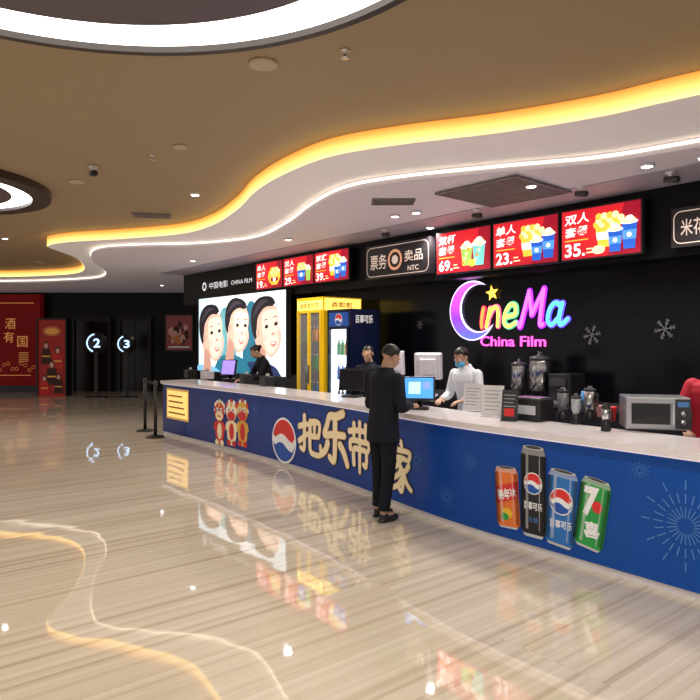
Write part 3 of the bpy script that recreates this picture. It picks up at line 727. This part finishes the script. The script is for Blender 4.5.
# ---------------------------------------------------------------- fridges
BOTP = [mat('bottle_red', (.6, .03, .03), .3), mat('bottle_dark', (.05, .02, .02), .2), mat('bottle_blue', (.03, .15, .6), .3), mat('bottle_green', (.05, .4, .1), .3), mat('bottle_orange', (.85, .35, .03), .3)]
BMESH = []
for bmt in BOTP:
    m = MB(); m.lathe([(.028, 0), (.032, .01), (.032, .13), (.026, .16), (.012, .19), (.012, .21)], bmt, n=12); m.lathe([(.014, .205), (.014, .225)], WHITEP, n=12); BMESH.append(m.mesh('drink_bottle'))
CAPM = E('fridge_inner_glow', (.85, .94, 1.0), 1.5)
SHELFW = mat('fridge_shelf_white', (.8, .85, .9), .4, emit=.4); SHELFY = mat('fridge_shelf_dark', (.12, .09, .05), .4)
def fridge(s0, t0, w, d, h, bodym, doors, label, head, side_txt, bottles=4, hh=.28, glow=CAPM, shelfm=SHELFW, bot_emit=False):
    rt = croot('drinks_fridge', label, 'fridge', s0, t0, 0)
    m = MB(); e = .04; hz = h-hh
    m.box(0, e, 0, d, 0, h, bodym); m.box(w-e, w, 0, d, 0, h, bodym); m.box(e, w-e, d-e, d, 0, h, bodym); m.box(e, w-e, 0, d-e, h-e, h, bodym); m.box(e, w-e, 0, d-e, 0, .16, bodym)
    m.mp = lambda a, o_, b: (w+o_, a, b); side_txt(m, d, h)
    m.build('body', rt, bevel=.004)
    m = MB(); m.box(e, w-e, 0, .06, hz, h-e, bodym); head(m, w, hz, h-e); m.build('header', rt)
    m = MB(); m.box(e+.001, w-e-.001, d-e-.01, d-e-.002, .16, hz, glow); m.box(e+.001, e+.006, .05, d-e-.011, .16, hz, glow); m.box(w-e-.006, w-e-.001, .05, d-e-.011, .16, hz, glow); m.build('light_panel', rt)
    for k in range(4):
        z = .30+k*(hz-.35)/4; m = MB(); m.box(e+.008, w-e-.008, .07, d-e-.012, z-.008, z, shelfm); m.build('shelf', rt)
    dw = (w-2*e)/doors
    for k in range(doors):
        x0 = e+k*dw; m = MB(); q = .035
        m.box(x0, x0+q, -.03, 0, .16, hz, bodym); m.box(x0+dw-q, x0+dw, -.03, 0, .16, hz, bodym); m.box(x0+q, x0+dw-q, -.03, 0, .16, .16+q, bodym); m.box(x0+q, x0+dw-q, -.03, 0, hz-q, hz, bodym)
        dr = m.build('door', rt); m = MB(); m.box(x0+q, x0+dw-q, -.018, -.010, .16+q, hz-q, GLASS); m.build('glass', dr)
        m = MB(); hx = x0+(.02 if k else dw-.02) if doors > 1 else x0+dw-.02; m.box(hx-.012, hx+.012, -.07, -.03, 1.0, 1.3, STEEL); m.build('handle', dr)
    for k in range(4):
        z = .30+k*(hz-.35)/4
        nb = bottles*doors
        for i in range(nb):
            x = e+.06+(w-2*e-.12)*(i+.5)/nb
            ob = bpy.data.objects.new('drink_bottle', BMESH[(k+i//2) % 5]); scene.collection.objects.link(ob)
            q = P(s0, t0); q = Vector(q)+U*x+N*.12; ob.location = (q.x, q.y, z); ob.scale = (1, 1, 1.15)
            ob['label'] = 'small drink bottle on fridge shelf'; ob['category'] = 'bottle'; ob['group'] = 'bottles in the drinks fridges'
    return rt
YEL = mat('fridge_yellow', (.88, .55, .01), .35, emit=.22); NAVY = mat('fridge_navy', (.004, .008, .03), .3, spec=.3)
HYG = E('header_yellow_glow', (1.0, .74, .14), 1.4); HRD = mat('header_red', (.6, .05, .02), .4)
def head_y(m, w, z0, z1):
    m.rect(.02, w-.02, z0+.01, z1-.01, HYG, .004); m.text('香飘飘奶茶', w*.15, z0+.04, w*.68, .09, HRD, .006, bold=.01)
def side_y(m, d, h):
    m.rect(.02, d-.02, h-.22, h-.02, HYG, .003); m.text('香飘飘', d*.2, h-.17, d*.55, .09, HRD, .005, bold=.01)
def head_p(m, w, z0, z1):
    m.rect(.05, w-.05, z0+.01, z1-.01, BLUEP, .004); logo(m, w*.5, (z0+z1)/2, .09, .006)
def side_p(m, d, h): m.text('百事可乐', d*.15, h-.22, d*.6, .13, WHITE, .004, bold=.02)
fridge(-3.50, 1.5, .76, .80, 2.42, YEL, 2, 'tall yellow two door glass drinks fridge', head_y, side_y, 3, .22, E('fridge_dim_lining', (.10, .08, .07), .5), SHELFY)
fridge(-2.70, 1.55, .60, .60, 2.20, NAVY, 1, 'tall dark blue single door glass drinks fridge', head_p, side_p, 4)

# ---------------------------------------------------------------- things on the counter
def ctop(px, py, z=HC): return W(px, py, z)
def pos(x, y, z, rot, w, h, bodym, screenm, label, tilt=18, group='point of sale terminals', lift=0.08, fat=.0):
    rt = root('sales_terminal', label, 'monitor', (x, y, z), rot, group)
    m = MB(); m.rbox(-w*.32, w*.32, -.10, .12, 0, .03, bodym, .03); m.build('base', rt)
    m = MB(); m.cone((0, .05, .03), (0, .02, lift+.04+h*.3), .035, .03, bodym); m.build('stand', rt)
    m = MB(); m.T = Matrix.Translation((0, .0, lift+h/2)) @ Matrix.Rotation(math.radians(-tilt), 4, 'X')
    m.rbox(-w/2, w/2, -.02, .03+fat, -h/2, h/2, bodym, .015+fat*.35); m.rbox(-w*.3, w*.3, .03+fat, .07+fat, -h*.3, h*.3, bodym, .02); m.build('housing', rt)
    m2 = MB(); m2.T = m.T.copy(); m2.rect(-w/2+.02, w/2-.02, -h/2+.02, h/2-.02, screenm, .023)
    if screenm.name.startswith('scr_b'):
        m2.rect(-w*.32, w*.05, -h*.25, h*.25, E('scr_panel', (.45, .7, 1), 1.0), .025); m2.rect(w*.12, w*.36, -h*.05, h*.25, E('scr_panel2', (.2, .3, .7), 1), .025)
    m2.build('screen', rt)
SB = E('scr_blue_glow', (.06, .30, .85), 1.1); SP = E('scr_purple_glow', (.35, .25, .8), 1.1); SD = mat('scr_dark_off', (.015, .015, .02), .12)
x, y = ctop(419, 409); pos(x, y, HC, math.radians(-8), .34, .27, BLACK, SB, 'black touch terminal with glowing blue screen', 25)
x, y = ctop(352, 397); pos(x, y, HC, math.radians(-25), .36, .28, BLACK, SD, 'black terminal with dark screen', 8)
x, y = ctop(229, 380.0); pos(x, y, HC, math.radians(-25), .32, .30, BLACK, SP, 'black terminal with glowing purple screen', 14)
x, y = ctop(428, 398); pos(x+.04, y+.24, HC, math.radians(165), .36, .34, WHITEP, SD, 'large rounded white terminal seen from behind', 6, lift=.23, fat=.06)
x, y = ctop(399, 392); pos(x-.02, y+.12, HC, math.radians(155), .24, .34, WHITEP, SD, 'narrow white terminal seen from behind', 6, lift=.24, fat=.04)
def printer(px, py, w=.16, mt=BLACK, label='small black receipt printer', h=.15):
    x, y = ctop(px, py); rt = root('receipt_printer', label, 'printer', (x, y, HC), CR, 'receipt printers')
    m = MB(); m.rbox(-w/2, w/2, -.09, .10, 0, h, mt, .02); m.build('body', rt)
    m = MB(); m.box(-w*.35, w*.35, -.06, .0, h, h+.012, DARK); m.build('lid', rt); m = MB(); m.box(-w*.28, w*.28, .01, .014, h, h+.05, PAPER); m.build('paper', rt)
printer(246, 383.5); printer(267, 386, .18); printer(379, 403)
printer(190, 377.5, .2); printer(207, 379, .22, WHITEP, 'small white receipt printer')
def card(px, py, w, h, dark, label, rot=0):
    x, y = ctop(px, py); rt = root('notice_card', label, 'sign', (x, y, HC), CR+rot, 'notice cards on the counter')
    m = MB(); m.rbox(-w/2, w/2, -.035, .035, 0, .012, DARK if dark else WHITEP, .01); m.build('foot', rt)
    m = MB(); m.T = Matrix.Rotation(math.radians(-8), 4, 'X'); m.box(-w/2, w/2, -.003, .003, .012, h, DARK if dark else PAPER)
    mt = SILP if dark else GREYT
    for i in range(6): m.rect(-w*.38, w*(.38-.08*(i % 3)), h*(.82-.12*i), h*(.84-.12*i), mt, .005)
    if dark: m.rect(-w*.3, w*.3, h*.15, h*.4, REDP, .006)
    m.build('panel', rt)
card(472, 411, .20, .28, False, 'white notice card in clear stand', .3); card(492, 417, .21, .30, False, 'white paper notice card on stand', .35); card(509, 421, .15, .28, True, 'black framed notice card', .3)
def box_thing(name, label, cat, px, py, w, d, h, mt, z=HC, parts=None, rot=0):
    x, y = W(px, py, z); rt = root(name, label, cat, (x, y, z), CR+rot)
    m = MB(); m.rbox(-w/2, w/2, -d/2, d/2, 0, h, mt, .015); m.build('body', rt)
    if parts: parts(rt, w, d, h)
    return rt
def tray_p(rt, w, d, h):
    m = MB(); m.rbox(-w/2+.02, w/2-.02, -d/2+.02, d/2-.02, h, h+.012, STEEL, .01); m.build('lid', rt)
    m = MB(); m.rect(-w*.35, w*.35, h*.3, h*.7, SILP, d/2+.002); m.build('front_plate', rt)
box_thing('ingredient_box', 'black countertop ingredient box with steel lid', 'box', 533, 420, .30, .22, .20, BLACK, HC, tray_p)
def jug(px, py, label, mt, lidm, h=.24, r=.055):
    x, y = W(px, py, HC); rt = root('blender_jug', label, 'blender', (x, y, HC), CR, 'jugs on the counter')
    m = MB(); m.lathe([(r*1.1, 0), (r*1.15, .02), (r*.9, .08), (r*.7, .09)], BLACK, n=20); m.build('base', rt)
    m = MB(); m.lathe([(r*.7, .09), (r*.95, h*.6), (r*1.05, h)], mt, n=20); m.build('jar', rt)
    m = MB(); m.lathe([(r*1.08, h), (r*1.05, h+.02), (r*.4, h+.03), (r*.4, h+.045)], lidm, n=20); m.build('lid', rt)
    m = MB(); m.box(r*.9, r*1.5, -.01, .01, h*.5, h*.56, lidm); m.box(r*1.4, r*1.6, -.01, .01, h*.5, h*.95, lidm); m.box(r*.9, r*1.5, -.01, .01, h*.9, h*.95, lidm); m.build('handle', rt)
jug(563, 420, 'grey blender jug with black lid', mat('smoky_jar', (.2, .2, .22), .2), BLACK, .25, .05); jug(576, 424, 'clear blender jug with dark base', mat('pale_jar', (.4, .42, .45), .2), DARK, .22, .04)
jug(590, 421, 'stainless steel jug with dark lid', STEEL, DARK, .27, .05); jug(606, 431, 'small steel jug with black lid', STEEL, BLACK, .18, .035)
m = MB(); m.lathe([(.035, 0), (.05, .12), (.05, .13), (.045, .13), (.032, .01)], REDP, n=20); m.build('paper_cup', loc=(*W(611, 421, HC), HC), label='empty red paper cup on counter', category='cup', group='cups on the counter')
m = MB(); m.lathe([(.03, 0), (.045, .10), (.045, .11), (.04, .11), (.028, .01)], mat('pink_cup', (.7, .3, .3), .4), n=20); m.build('paper_cup', loc=(*W(601, 417, HC), HC), label='empty pink paper cup on counter', category='cup', group='cups on the counter')
def dispenser(px, t_, r, h, label):
    s = S(px, t_); rt = croot('drink_dispenser', label, 'drink dispenser', s, t_, .97, 0, 'steel drink dispensers')
    for q in range(4): m = MB(); a = math.pi/4+q*math.pi/2; m.cone((r*.7*math.cos(a), r*.7*math.sin(a), 0), (r*.7*math.cos(a), r*.7*math.sin(a), .12), .012, .012, BLACK, 8); m.build('leg', rt)
    m = MB(); m.lathe([(r, .12), (r, .12+h*.7), (r*.96, .12+h*.72)], STEEL, n=28); m.build('barrel', rt)
    m = MB(); m.lathe([(r*1.03, .12+h*.72), (r*.9, .12+h*.80), (r*.25, .12+h*.84), (r*.2, .12+h*.88), (r*.2, .12+h*.92)], DARK, n=28); m.build('lid', rt)
    m = MB(); m.cone((0, -r, .16), (0, -r-.05, .16), .014, .014, BLACK, 10); m.cone((0, -r-.05, .17), (0, -r-.05, .12), .012, .010, BLACK, 10); m.build('tap', rt)
dispenser(519, 2.1, .10, .42, 'slim stainless steel drink dispenser with tap'); dispenser(540, 2.1, .13, .52, 'tall stainless steel drink dispenser with tap')
x, y = W(658, 432, HC); rt = root('microwave_oven', 'silver microwave oven with dark glass door', 'microwave', (x+.05, y+.18, HC), math.radians(-14))
m = MB(); m.rbox(-.24, .24, -.17, .17, .015, .27, mat('silver_case', (.5, .5, .53), .3, .8), .015)
for a in (-.2, .2):
    for b in (-.13, .13): m.lathe([(.015, 0), (.015, .016)], BLACK, (a, b, 0), 10)
m.build('body', rt)
m = MB(); m.box(-.235, .12, -.185, -.171, .025, .26, mat('silver_door', (.45, .45, .48), .3, .7)); dr = m.build('door', rt, bevel=.003); m = MB(); m.box(-.20, .085, -.190, -.186, .06, .225, mat('dark_window', (.01, .01, .012), .08)); m.build('window', dr)
m = MB(); m.box(.095, .11, -.215, -.186, .06, .23, STEEL); m.build('handle', dr)
m = MB(); m.box(.125, .235, -.178, -.171, .025, .26, DARK); m.rect(.14, .22, .20, .24, SKYP, .180)
m.build('control_panel', rt)
for z in (.15, .08): m = MB(); m.cone((.18, -.179, z), (.18, -.20, z), .025, .022, STEEL); m.build('knob', rt)
s = S(566, 2.15); rt = croot('coffee_machine', 'black coffee machine with steel drip tray', 'coffee machine', s, 2.15, .97); m = MB(); m.rbox(-.15, .15, -.15, .18, 0, .34, BLACK, .02); m.build('body', rt)
m = MB(); m.box(-.1, .1, -.18, -.15, .2, .29, DARK); m.build('brew_head', rt)
m = MB(); m.box(-.12, .12, -.23, -.15, 0, .03, STEEL); m.build('drip_tray', rt)
m = MB(); m.lathe([(.04, 0), (.04, .12), (.03, .14), (.03, .16)], mat('blue_tin', (.1, .35, .7), .35), n=20); s = S(584, 1.95); m.build('tin_canister', loc=(*P(s, 1.95), .97), label='small blue canister on back worktop', category='canister')

# ---------------------------------------------------------------- stanchions
def stanchion(x, y, label):
    rt = root('queue_post', label, 'barrier post', (x, y, 0), 0, 'black queue barrier posts')
    m = MB(); m.lathe([(.16, 0), (.16, .015), (.12, .03), (.035, .045)], BLACK, n=32); m.build('base', rt)
    m = MB(); m.lathe([(.03, .04), (.03, .92)], BLACK, n=20); m.build('pole', rt)
    m = MB(); m.lathe([(.034, .90), (.036, .91), (.036, .98), (.03, 1.0)], DARK, n=20); m.build('belt_head', rt)
    return rt
x1, y1 = W(145, 431, 0); x2, y2 = W(159, 437, 0)
a = stanchion(x1, y1, 'black retractable belt queue post'); b = stanchion(x2-.05, y2-.05, 'black retractable belt queue post near counter end')
m = MB(); d = Vector((x2-.05-x1, y2-.05-y1)); L_ = d.length; m.box(.036, L_-.036, -.002, .002, .92, .97, BLACK); bl_ = m.build('belt', a, rot=math.atan2(d.y, d.x))

# ---------------------------------------------------------------- far area
DFR = mat('far_door_dark', (.008, .007, .009), .2, spec=.3); DF2 = mat('far_door_frame', (.018, .017, .020), .4, spec=.3)
for i, (px0, px1) in enumerate([(72, 112), (118, 152)]):
    X0 = (px0-350)/FOC*21.95; X1 = (px1-350)/FOC*21.95
    m = MB(); t = .12; m.box(X0, X0+t, 21.85, 22, 0, 2.5, DF2); m.box(X1-t, X1, 21.85, 22, 0, 2.5, DF2); m.box(X0+t, X1-t, 21.85, 22, 2.38, 2.5, DF2)
    m.box(X0+t, (X0+X1)/2-.01, 21.93, 22, 0, 2.38, DFR); m.box((X0+X1)/2+.01, X1-t, 21.93, 22, 0, 2.38, DFR); structure(m, 'door_%d' % (i+1))
def hall_sign(px, py, num, r, a0, a1):
    Y = 19.5; X = (px-350)/FOC*Y; Z = EYE+(HOR-py)*Y/FOC
    rt = root('hall_number_sign', 'round cool blue white glowing hall number sign', 'sign', (X, Y, 0))
    G = E('hall_sign_glow', (.45, .68, 1), 2.0)
    m = MB(); m.box(-.05, .05, 0, .06, 0, Z-r, BLACK); m.box(-.3, .3, -.1, .2, 0, .03, BLACK); m.build('post', rt)
    m = MB(); m.T = Matrix.Translation((0, 0, Z)); m.cone((0, .06, 0), (0, 0.001, 0), r*1.25, r*1.25, BLACK, 32); m.build('disc', rt)
    m = MB(); m.T = Matrix.Translation((0, 0, Z)); m.ring(0, 0, r*.92, r*1.06, G, .006, a0=a0, a1=a1); m.build('ring', rt)
    m = MB(); m.T = Matrix.Translation((0, 0, Z)); m.text(num, -r*.28, -r*.50, r*.75, r*1.0, G, .008, bold=.02); m.build('number', rt)
hall_sign(96, 343, '2', .27, 100, 250); hall_sign(126, 344, '3', .24, 110, 250)
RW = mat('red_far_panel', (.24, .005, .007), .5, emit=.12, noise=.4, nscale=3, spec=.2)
Y = 21.6; X0 = -12.6; X1 = (40-350)/FOC*Y
rt = root('red_hoarding', 'tall red promotional wall panel with gold characters', 'hoarding', (X0, Y, 0))
m = MB(); m.box(0, X1-X0, 0, .3, .22, 3.25, RW); m.build('panel', rt)
m = MB(); m.box(0, X1-X0, .01, .3, 0, .22, BLACK); m.build('kick_board', rt)
GD = E('gold_char', (.60, .27, .07), .55); wq = X1-X0
for ch_, ax, bz in [('酒', 1.15, 2.10), ('有', 1.20, 1.65), ('国', .75, 1.50)]:
    m = MB(); m.text(ch_, wq-ax, bz, .34, .36, GD, .01); m.build('character', rt)
m = MB(); m.rect(wq-1.9, wq-.2, 2.95, 2.97, GD, .01); m.rect(wq-1.5, wq-.3, .55, .57, GD, .01)
for i in range(12): m.ring(wq-1.75+.14*i, .85+.12*math.sin(i*1.7), .05, .06, GD, .01, 14)
for i in range(5): m.rect(wq-.70, wq-.38, 1.3-.07*i, 1.32-.07*i, GD, .01)
m.build('ornament', rt)
Y = 20.0; X = (52-350)/FOC*Y; rt = root('promotional_standee', 'tall red cardboard standee with dark costumed figures', 'standee', (X, Y, 0))
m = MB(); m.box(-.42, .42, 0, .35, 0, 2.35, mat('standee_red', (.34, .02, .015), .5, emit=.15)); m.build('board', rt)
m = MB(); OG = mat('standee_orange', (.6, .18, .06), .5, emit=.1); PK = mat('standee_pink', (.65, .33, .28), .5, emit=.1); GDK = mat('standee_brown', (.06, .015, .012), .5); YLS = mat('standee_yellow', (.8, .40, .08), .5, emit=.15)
for j, (fx, fz, fs) in enumerate([(-.18, 1.45, 1.0), (.18, 1.30, 1.0), (0, .85, 1.1), (-.22, .45, .9), (.22, .50, .9)]):
    o_ = .004+j*.008
    m.poly([(fx-.16*fs, fz-.45*fs), (fx+.16*fs, fz-.45*fs), (fx+.13*fs, fz-.02), (fx+.05*fs, fz+.05), (fx-.05*fs, fz+.05), (fx-.13*fs, fz-.02)], GDK if j % 2 == 0 else REDP, o_)
    m.ellipse(fx, fz+.12*fs, .085*fs, .11*fs, GDK, o_+.002, 16); m.ellipse(fx, fz+.10*fs, .06*fs, .08*fs, PK, o_+.004, 16); m.rect(fx-.12*fs, fx+.12*fs, fz-.24*fs, fz-.20*fs, YLS, o_+.004)
m.ellipse(0, 2.0, .28, .15, OG, .004); m.ellipse(0, 2.0, .20, .09, YLS, .006)
m.build('artwork', rt)
m = MB(); m.box(-.46, -.42, -.05, .35, 0, 2.4, BLACK); m.box(.42, .46, -.05, .35, 0, 2.4, BLACK); m.box(-.42, .42, -.05, .35, 2.36, 2.4, BLACK); m.build('frame', rt)
Y = 21.9; X = (179-350)/FOC*Y; rt = root('framed_poster', 'framed film poster with red and brown artwork on dark wall', 'poster', (X, Y, 1.35))
m = MB(); m.box(-.48, .48, 0, .05, 0, 1.25, BLACK); m.build('frame', rt)
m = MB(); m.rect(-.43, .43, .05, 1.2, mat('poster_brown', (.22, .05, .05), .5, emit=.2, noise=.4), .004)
for j in range(26): r_ = random.uniform(.04, .11); m.ellipse(random.uniform(-.3, .3), random.uniform(.25, 1.0), r_, r_*1.4, random.choice([OG, GDK, PK, GDK]), .006+j*.0003, 14)
m.rect(-.35, .35, .12, .17, WHITE, .016); m.build('artwork', rt)

# ---------------------------------------------------------------- people
WS = mat('white_uniform_shirt', (.80, .82, .88), .7, emit=.05)
def person(label, loc, face, H=1.7, lean=0.0, arms=None, hp=0.0, hy=0.0, top=SUIT, bottom=TROU, legs=None, hair='short', mask=False, bulk=0.0):
    rt = root('person', label, 'person', loc, math.atan2(face[1], face[0])+math.pi/2)
    sc = H/1.70; rt.scale = (sc, sc, sc)
    cl, sl = math.cos(lean), math.sin(lean)
    def B(p):
        x, y, z = p; dz = z-.92
        if dz <= 0: return Vector(p)
        return Vector((x, y*cl-dz*sl, .92+y*sl+dz*cl))
    def torso(m, rings, g, mt):
        m.loft([(B((0, cy, z)), (rx+g, 0, 0), (0, (ry+g)*cl, (ry+g)*sl)) for z, cy, rx, ry in rings], mt)
    body_r = [(.82, 0, .13, .10), (.90, .0, .165, .115), (1.0, 0, .15, .105), (1.10, 0, .135, .095), (1.22, -.005, .155, .11), (1.33, -.005, .165, .11), (1.40, .0, .15, .085), (1.435, .005, .09, .065), (1.47, .0, .058, .058), (1.54, -.01, .052, .055)]
    sw = .170+bulk*.5
    shL, shR = B((sw, 0, 1.375)), B((-sw, 0, 1.375))
    arms = arms or {}
    eL, wL = arms.get('L', ((.24, .02, 1.10), (.23, -.05, .86))); eR, wR = arms.get('R', ((-.24, .02, 1.10), (-.23, -.05, .86)))
    legs = legs or {'L': ((.09, -.01, .49), (.095, .02, .09)), 'R': ((-.09, -.01, .49), (-.095, .02, .09))}
    hc = B((0, -.02, 1.60)) + Vector((0, -.03*math.sin(hp)*2, -.02*math.sin(hp)))
    HR = Matrix.Rotation(hy, 3, 'Z') @ Matrix.Rotation(hp+lean*.3, 3, 'X')
    m = MB(); torso(m, body_r, 0, SKIN)
    for sh, e, w_ in ((shL, eL, wL), (shR, eR, wR)):
        m.cap(sh, e, .05, .038, SKIN); m.cap(e, w_, .038, .026, SKIN)
    for k in 'LR':
        kn, an = legs[k]; hip = (.085 if k == 'L' else -.085, 0, .88)
        m.cap(hip, kn, .085, .055, SKIN); m.cap(kn, an, .05, .036, SKIN)
        m.cap(an, (an[0], an[1]-.12, .045), .036, .03, SKIN)
    def hd(c, r): m.ell(hc+HR @ Vector(c), r, SKIN, 18, 12, R=HR)
    hd((0, .015, .03), (.074, .092, .082)); hd((0, -.022, -.025), (.058, .070, .082)); hd((0, -.04, -.075), (.036, .045, .035))
    hd((0, -.098, -.012), (.012, .020, .020)); hd((0, -.088, .008), (.009, .014, .028))
    hd((0, -.088, -.052), (.022, .012, .007)); hd((0, -.086, -.062), (.019, .012, .007)); hd((0, -.082, .022), (.05, .012, .010))
    for sx in (-1, 1): hd((sx*.075, .01, -.005), (.010, .020, .031))
    m.cap(B((0, 0, 1.47)), hc+HR @ Vector((0, .01, -.05)), .055, .052, SKIN)
    for key, w_, e in (('L', wL, eL), ('R', wR, eR)):
        sgn = 1 if key == 'L' else -1
        d = (Vector(w_)-Vector(e)).normalized()
        palm = Vector((-sgn, 0, 0)) if abs(d.z) > .75 else Vector((0, 0, -1))
        palm = (palm-d*palm.dot(d)).normalized(); side = d.cross(palm).normalized()
        tdir = Vector((0, -1, 0)) if abs(d.z) > .75 else Vector((-sgn, 0, 0))
        if side.dot(tdir) < 0: side = -side
        wv = Vector(w_)
        for q in (-.5, 0, .5): m.cap(wv+side*q*.02, wv+d*.085+side*q*.055, .017, .014, SKIN)
        for i, (off, ln) in enumerate([(.030, .070), (.010, .080), (-.010, .074), (-.030, .058)]):
            b0 = wv+d*.085+side*off; d1 = (d+palm*.25+side*off*2).normalized(); b1 = b0+d1*ln*.5; d2 = (d+palm*1.0).normalized(); b2 = b1+d2*ln*.5
            m.cap(b0, b1, .0095, .0088, SKIN); m.cap(b1, b2, .0088, .0075, SKIN)
        b0 = wv+d*.03+side*.025; b1 = b0+(d*.7+side*.8+palm*.2).normalized()*.04; b2 = b1+(d+side*.15+palm*.35).normalized()*.032
        m.cap(b0, b1, .013, .010, SKIN); m.cap(b1, b2, .010, .008, SKIN)
    m.build('body', rt, remesh=.0065, smooth=4)
    m = MB(); jr = [(.76, .0, .168, .132), (.90, 0, .166, .122), (1.0, 0, .154, .112), (1.10, 0, .148, .108), (1.22, -.005, .166, .120), (1.33, -.005, .178, .120), (1.395, .0, .172, .10), (1.44, .005, .105, .078), (1.475, .005, .066, .068)]
    g = .006+bulk
    m.loft([(B((0, cy, z)), (rx+(g if z < 1.42 else .006), 0, 0), (0, (ry+(g if z < 1.42 else .006))*cl, (ry+(g if z < 1.42 else .006))*sl)) for z, cy, rx, ry in jr], top)
    for sh, e, w_ in ((shL, eL, wL), (shR, eR, wR)):
        m.cap(sh, e, .064+bulk*.3, .052+bulk*.2, top); wq = Vector(e)+(Vector(w_)-Vector(e))*.97; m.cone(e, wq, .052+bulk*.2, .038, top)
        # cloth folds at the elbow and cuff
        for f_ in (.62, .80, .94):
            pc = Vector(sh).lerp(Vector(e), f_); m.ell(pc, (.060+bulk*.2, .060+bulk*.2, .012), top, 16, 8, R=(Vector(e)-Vector(sh)).to_track_quat('Z', 'Y').to_matrix())
        for f_ in (.15, .35): 
            pc = Vector(e).lerp(Vector(w_), f_); m.ell(pc, (.057+bulk*.2, .057+bulk*.2, .011), top, 16, 8, R=(Vector(w_)-Vector(e)).to_track_quat('Z', 'Y').to_matrix())
    for i in range(14):
        a0_, a1_ = math.pi*(-.35+1.7*i/14), math.pi*(-.35+1.7*(i+1)/14)
        m.cap(B((.068*math.cos(a0_), .008+.066*math.sin(a0_), 1.475)), B((.068*math.cos(a1_), .008+.066*math.sin(a1_), 1.475)), .014, .014, top)
    m.build('jacket' if top is not WS else 'shirt', rt, remesh=.008, smooth=3)
    m = MB(); m.loft([((0, 0, .78), (.12, 0, 0), (0, .10, 0)), ((0, 0, .86), (.160, 0, 0), (0, .115, 0)), ((0, 0, .96), (.156, 0, 0), (0, .110, 0))], bottom)
    for k in 'LR':
        kn, an = legs[k]; hip = (.085 if k == 'L' else -.085, 0, .86); m.cap(hip, kn, .096, .068, bottom); aq = Vector(kn)+(Vector(an)-Vector(kn))*.95; m.cone(kn, aq, .068, .056, bottom)
        for f_ in (.70, .82, .92):
            pc = Vector(kn).lerp(Vector(an), f_); m.ell(pc, (.066, .066, .014), bottom, 16, 8)
    m.build('trousers', rt, remesh=.010, smooth=3)
    for k in 'LR':
        kn, an = legs[k]; m = MB(); x, y = an[0], an[1]
        m.ell((x, y-.01, .055), (.045, .055, .05), BLACK); m.ell((x, y-.09, .038), (.045, .10, .036), BLACK); m.ell((x, y-.06, .018), (.047, .14, .017), BLACK); m.build('shoe', rt, remesh=.008, smooth=2)
    def hf(v):
        low = -.055 if hair == 'short' else -.10
        line = .045 if v.y < -.045 else (.0 if v.y < .0 else low)
        if v.z < line: return v*.80
        return v
    m = MB(); m.ell(hc+HR @ Vector((0, .018, .035)), (.083, .100, .090), HAIR, 28, 22, R=HR, fn=hf)
    if hair == 'bun': m.ell(hc+HR @ Vector((0, .12, .03)), (.04, .035, .04), HAIR)
    m.build('hair', rt)
    for sx in (-1, 1):
        m = MB(); m.ell(hc+HR @ Vector((sx*.030, -.083, .004)), (.014, .008, .008), WHITEP, 12, 8, R=HR); m.ell(hc+HR @ Vector((sx*.030, -.088, .004)), (.0065, .005, .0065), BLACK, 10, 6, R=HR); m.build('eye', rt)
    if mask:
        MK = mat('mask_blue', (.10, .42, .75), .7); m = MB()
        m.ell(hc+HR @ Vector((0, -.050, -.052)), (.062, .064, .050), MK, 20, 14, R=HR)
        for sx in (-1, 1): m.cone(hc+HR @ Vector((sx*.056, -.05, -.03)), hc+HR @ Vector((sx*.080, .015, .0)), .003, .003, WHITEP, 6)
        m.build('face_mask', rt)
    return rt
cx, cy = W(383, 519, 0)
person('person in black suit standing at counter, head bowed over hands', (cx, cy, 0), (.80, .60), 1.655, .08,
       arms={'L': ((.240, -.03, 1.11), (.14, -.24, 1.10)), 'R': ((-.240, -.03, 1.11), (-.13, -.25, 1.11))}, hp=.5, hy=-.15, bulk=.012,
       legs={'L': ((.09, -.02, .49), (.10, -.02, .09)), 'R': ((-.085, .0, .49), (-.09, .07, .09))})
person('person in white shirt and blue face mask working behind counter', (*P(S(471, 1.25), 1.25), 0), (-.75, -.65), 1.63, .22,
       arms={'L': ((.24, -.13, 1.10), (.17, -.38, 1.06)), 'R': ((-.24, -.13, 1.10), (-.15, -.38, 1.06))}, hp=.45, hy=.1, top=WS, hair='short', mask=True, bulk=.01)
person('person in black clothes bending over terminal behind counter', (*P(S(270, 1.5), 1.5), 0), (-.9, -.45), 1.66, .35,
       arms={'L': ((.22, -.28, 1.10), (.16, -.50, 1.04)), 'R': ((-.22, -.28, 1.10), (-.16, -.50, 1.04))}, hp=.5, hy=0, hair='bun')
person('person in black clothes standing behind counter', (*P(S(370, 1.15), 1.15), 0), (-.5, -.8), 1.62, .05, hp=.2, hy=.3)
RJ = mat('red_jacket_cloth', (.50, .01, .03), .7)
person('person in red jacket behind counter end', (*P(S(717, 1.15), 1.15), 0), (-.5, -.86), 1.62, 0,
       arms={'L': ((.28, -.02, 1.10), (.26, -.16, .96)), 'R': ((-.30, -.04, 1.10), (-.24, -.20, 1.0))}, hp=.1, hy=0, top=RJ, bulk=.04)

# ---------------------------------------------------------------- camera & world
cam = bpy.data.cameras.new('camera'); cam.sensor_width = 36; cam.lens = 36*FOC/700; cam.shift_y = -(350-HOR)/700
co = bpy.data.objects.new('camera', cam); scene.collection.objects.link(co); co.location = (0, 0, EYE); co.rotation_euler = (math.pi/2, 0, 0); scene.camera = co
wd = bpy.data.worlds.new('world'); scene.world = wd; wd.use_nodes = True
bg = wd.node_tree.nodes['Background']; bg.inputs[0].default_value = (1.0, .93, .86, 1); bg.inputs[1].default_value = 0.62
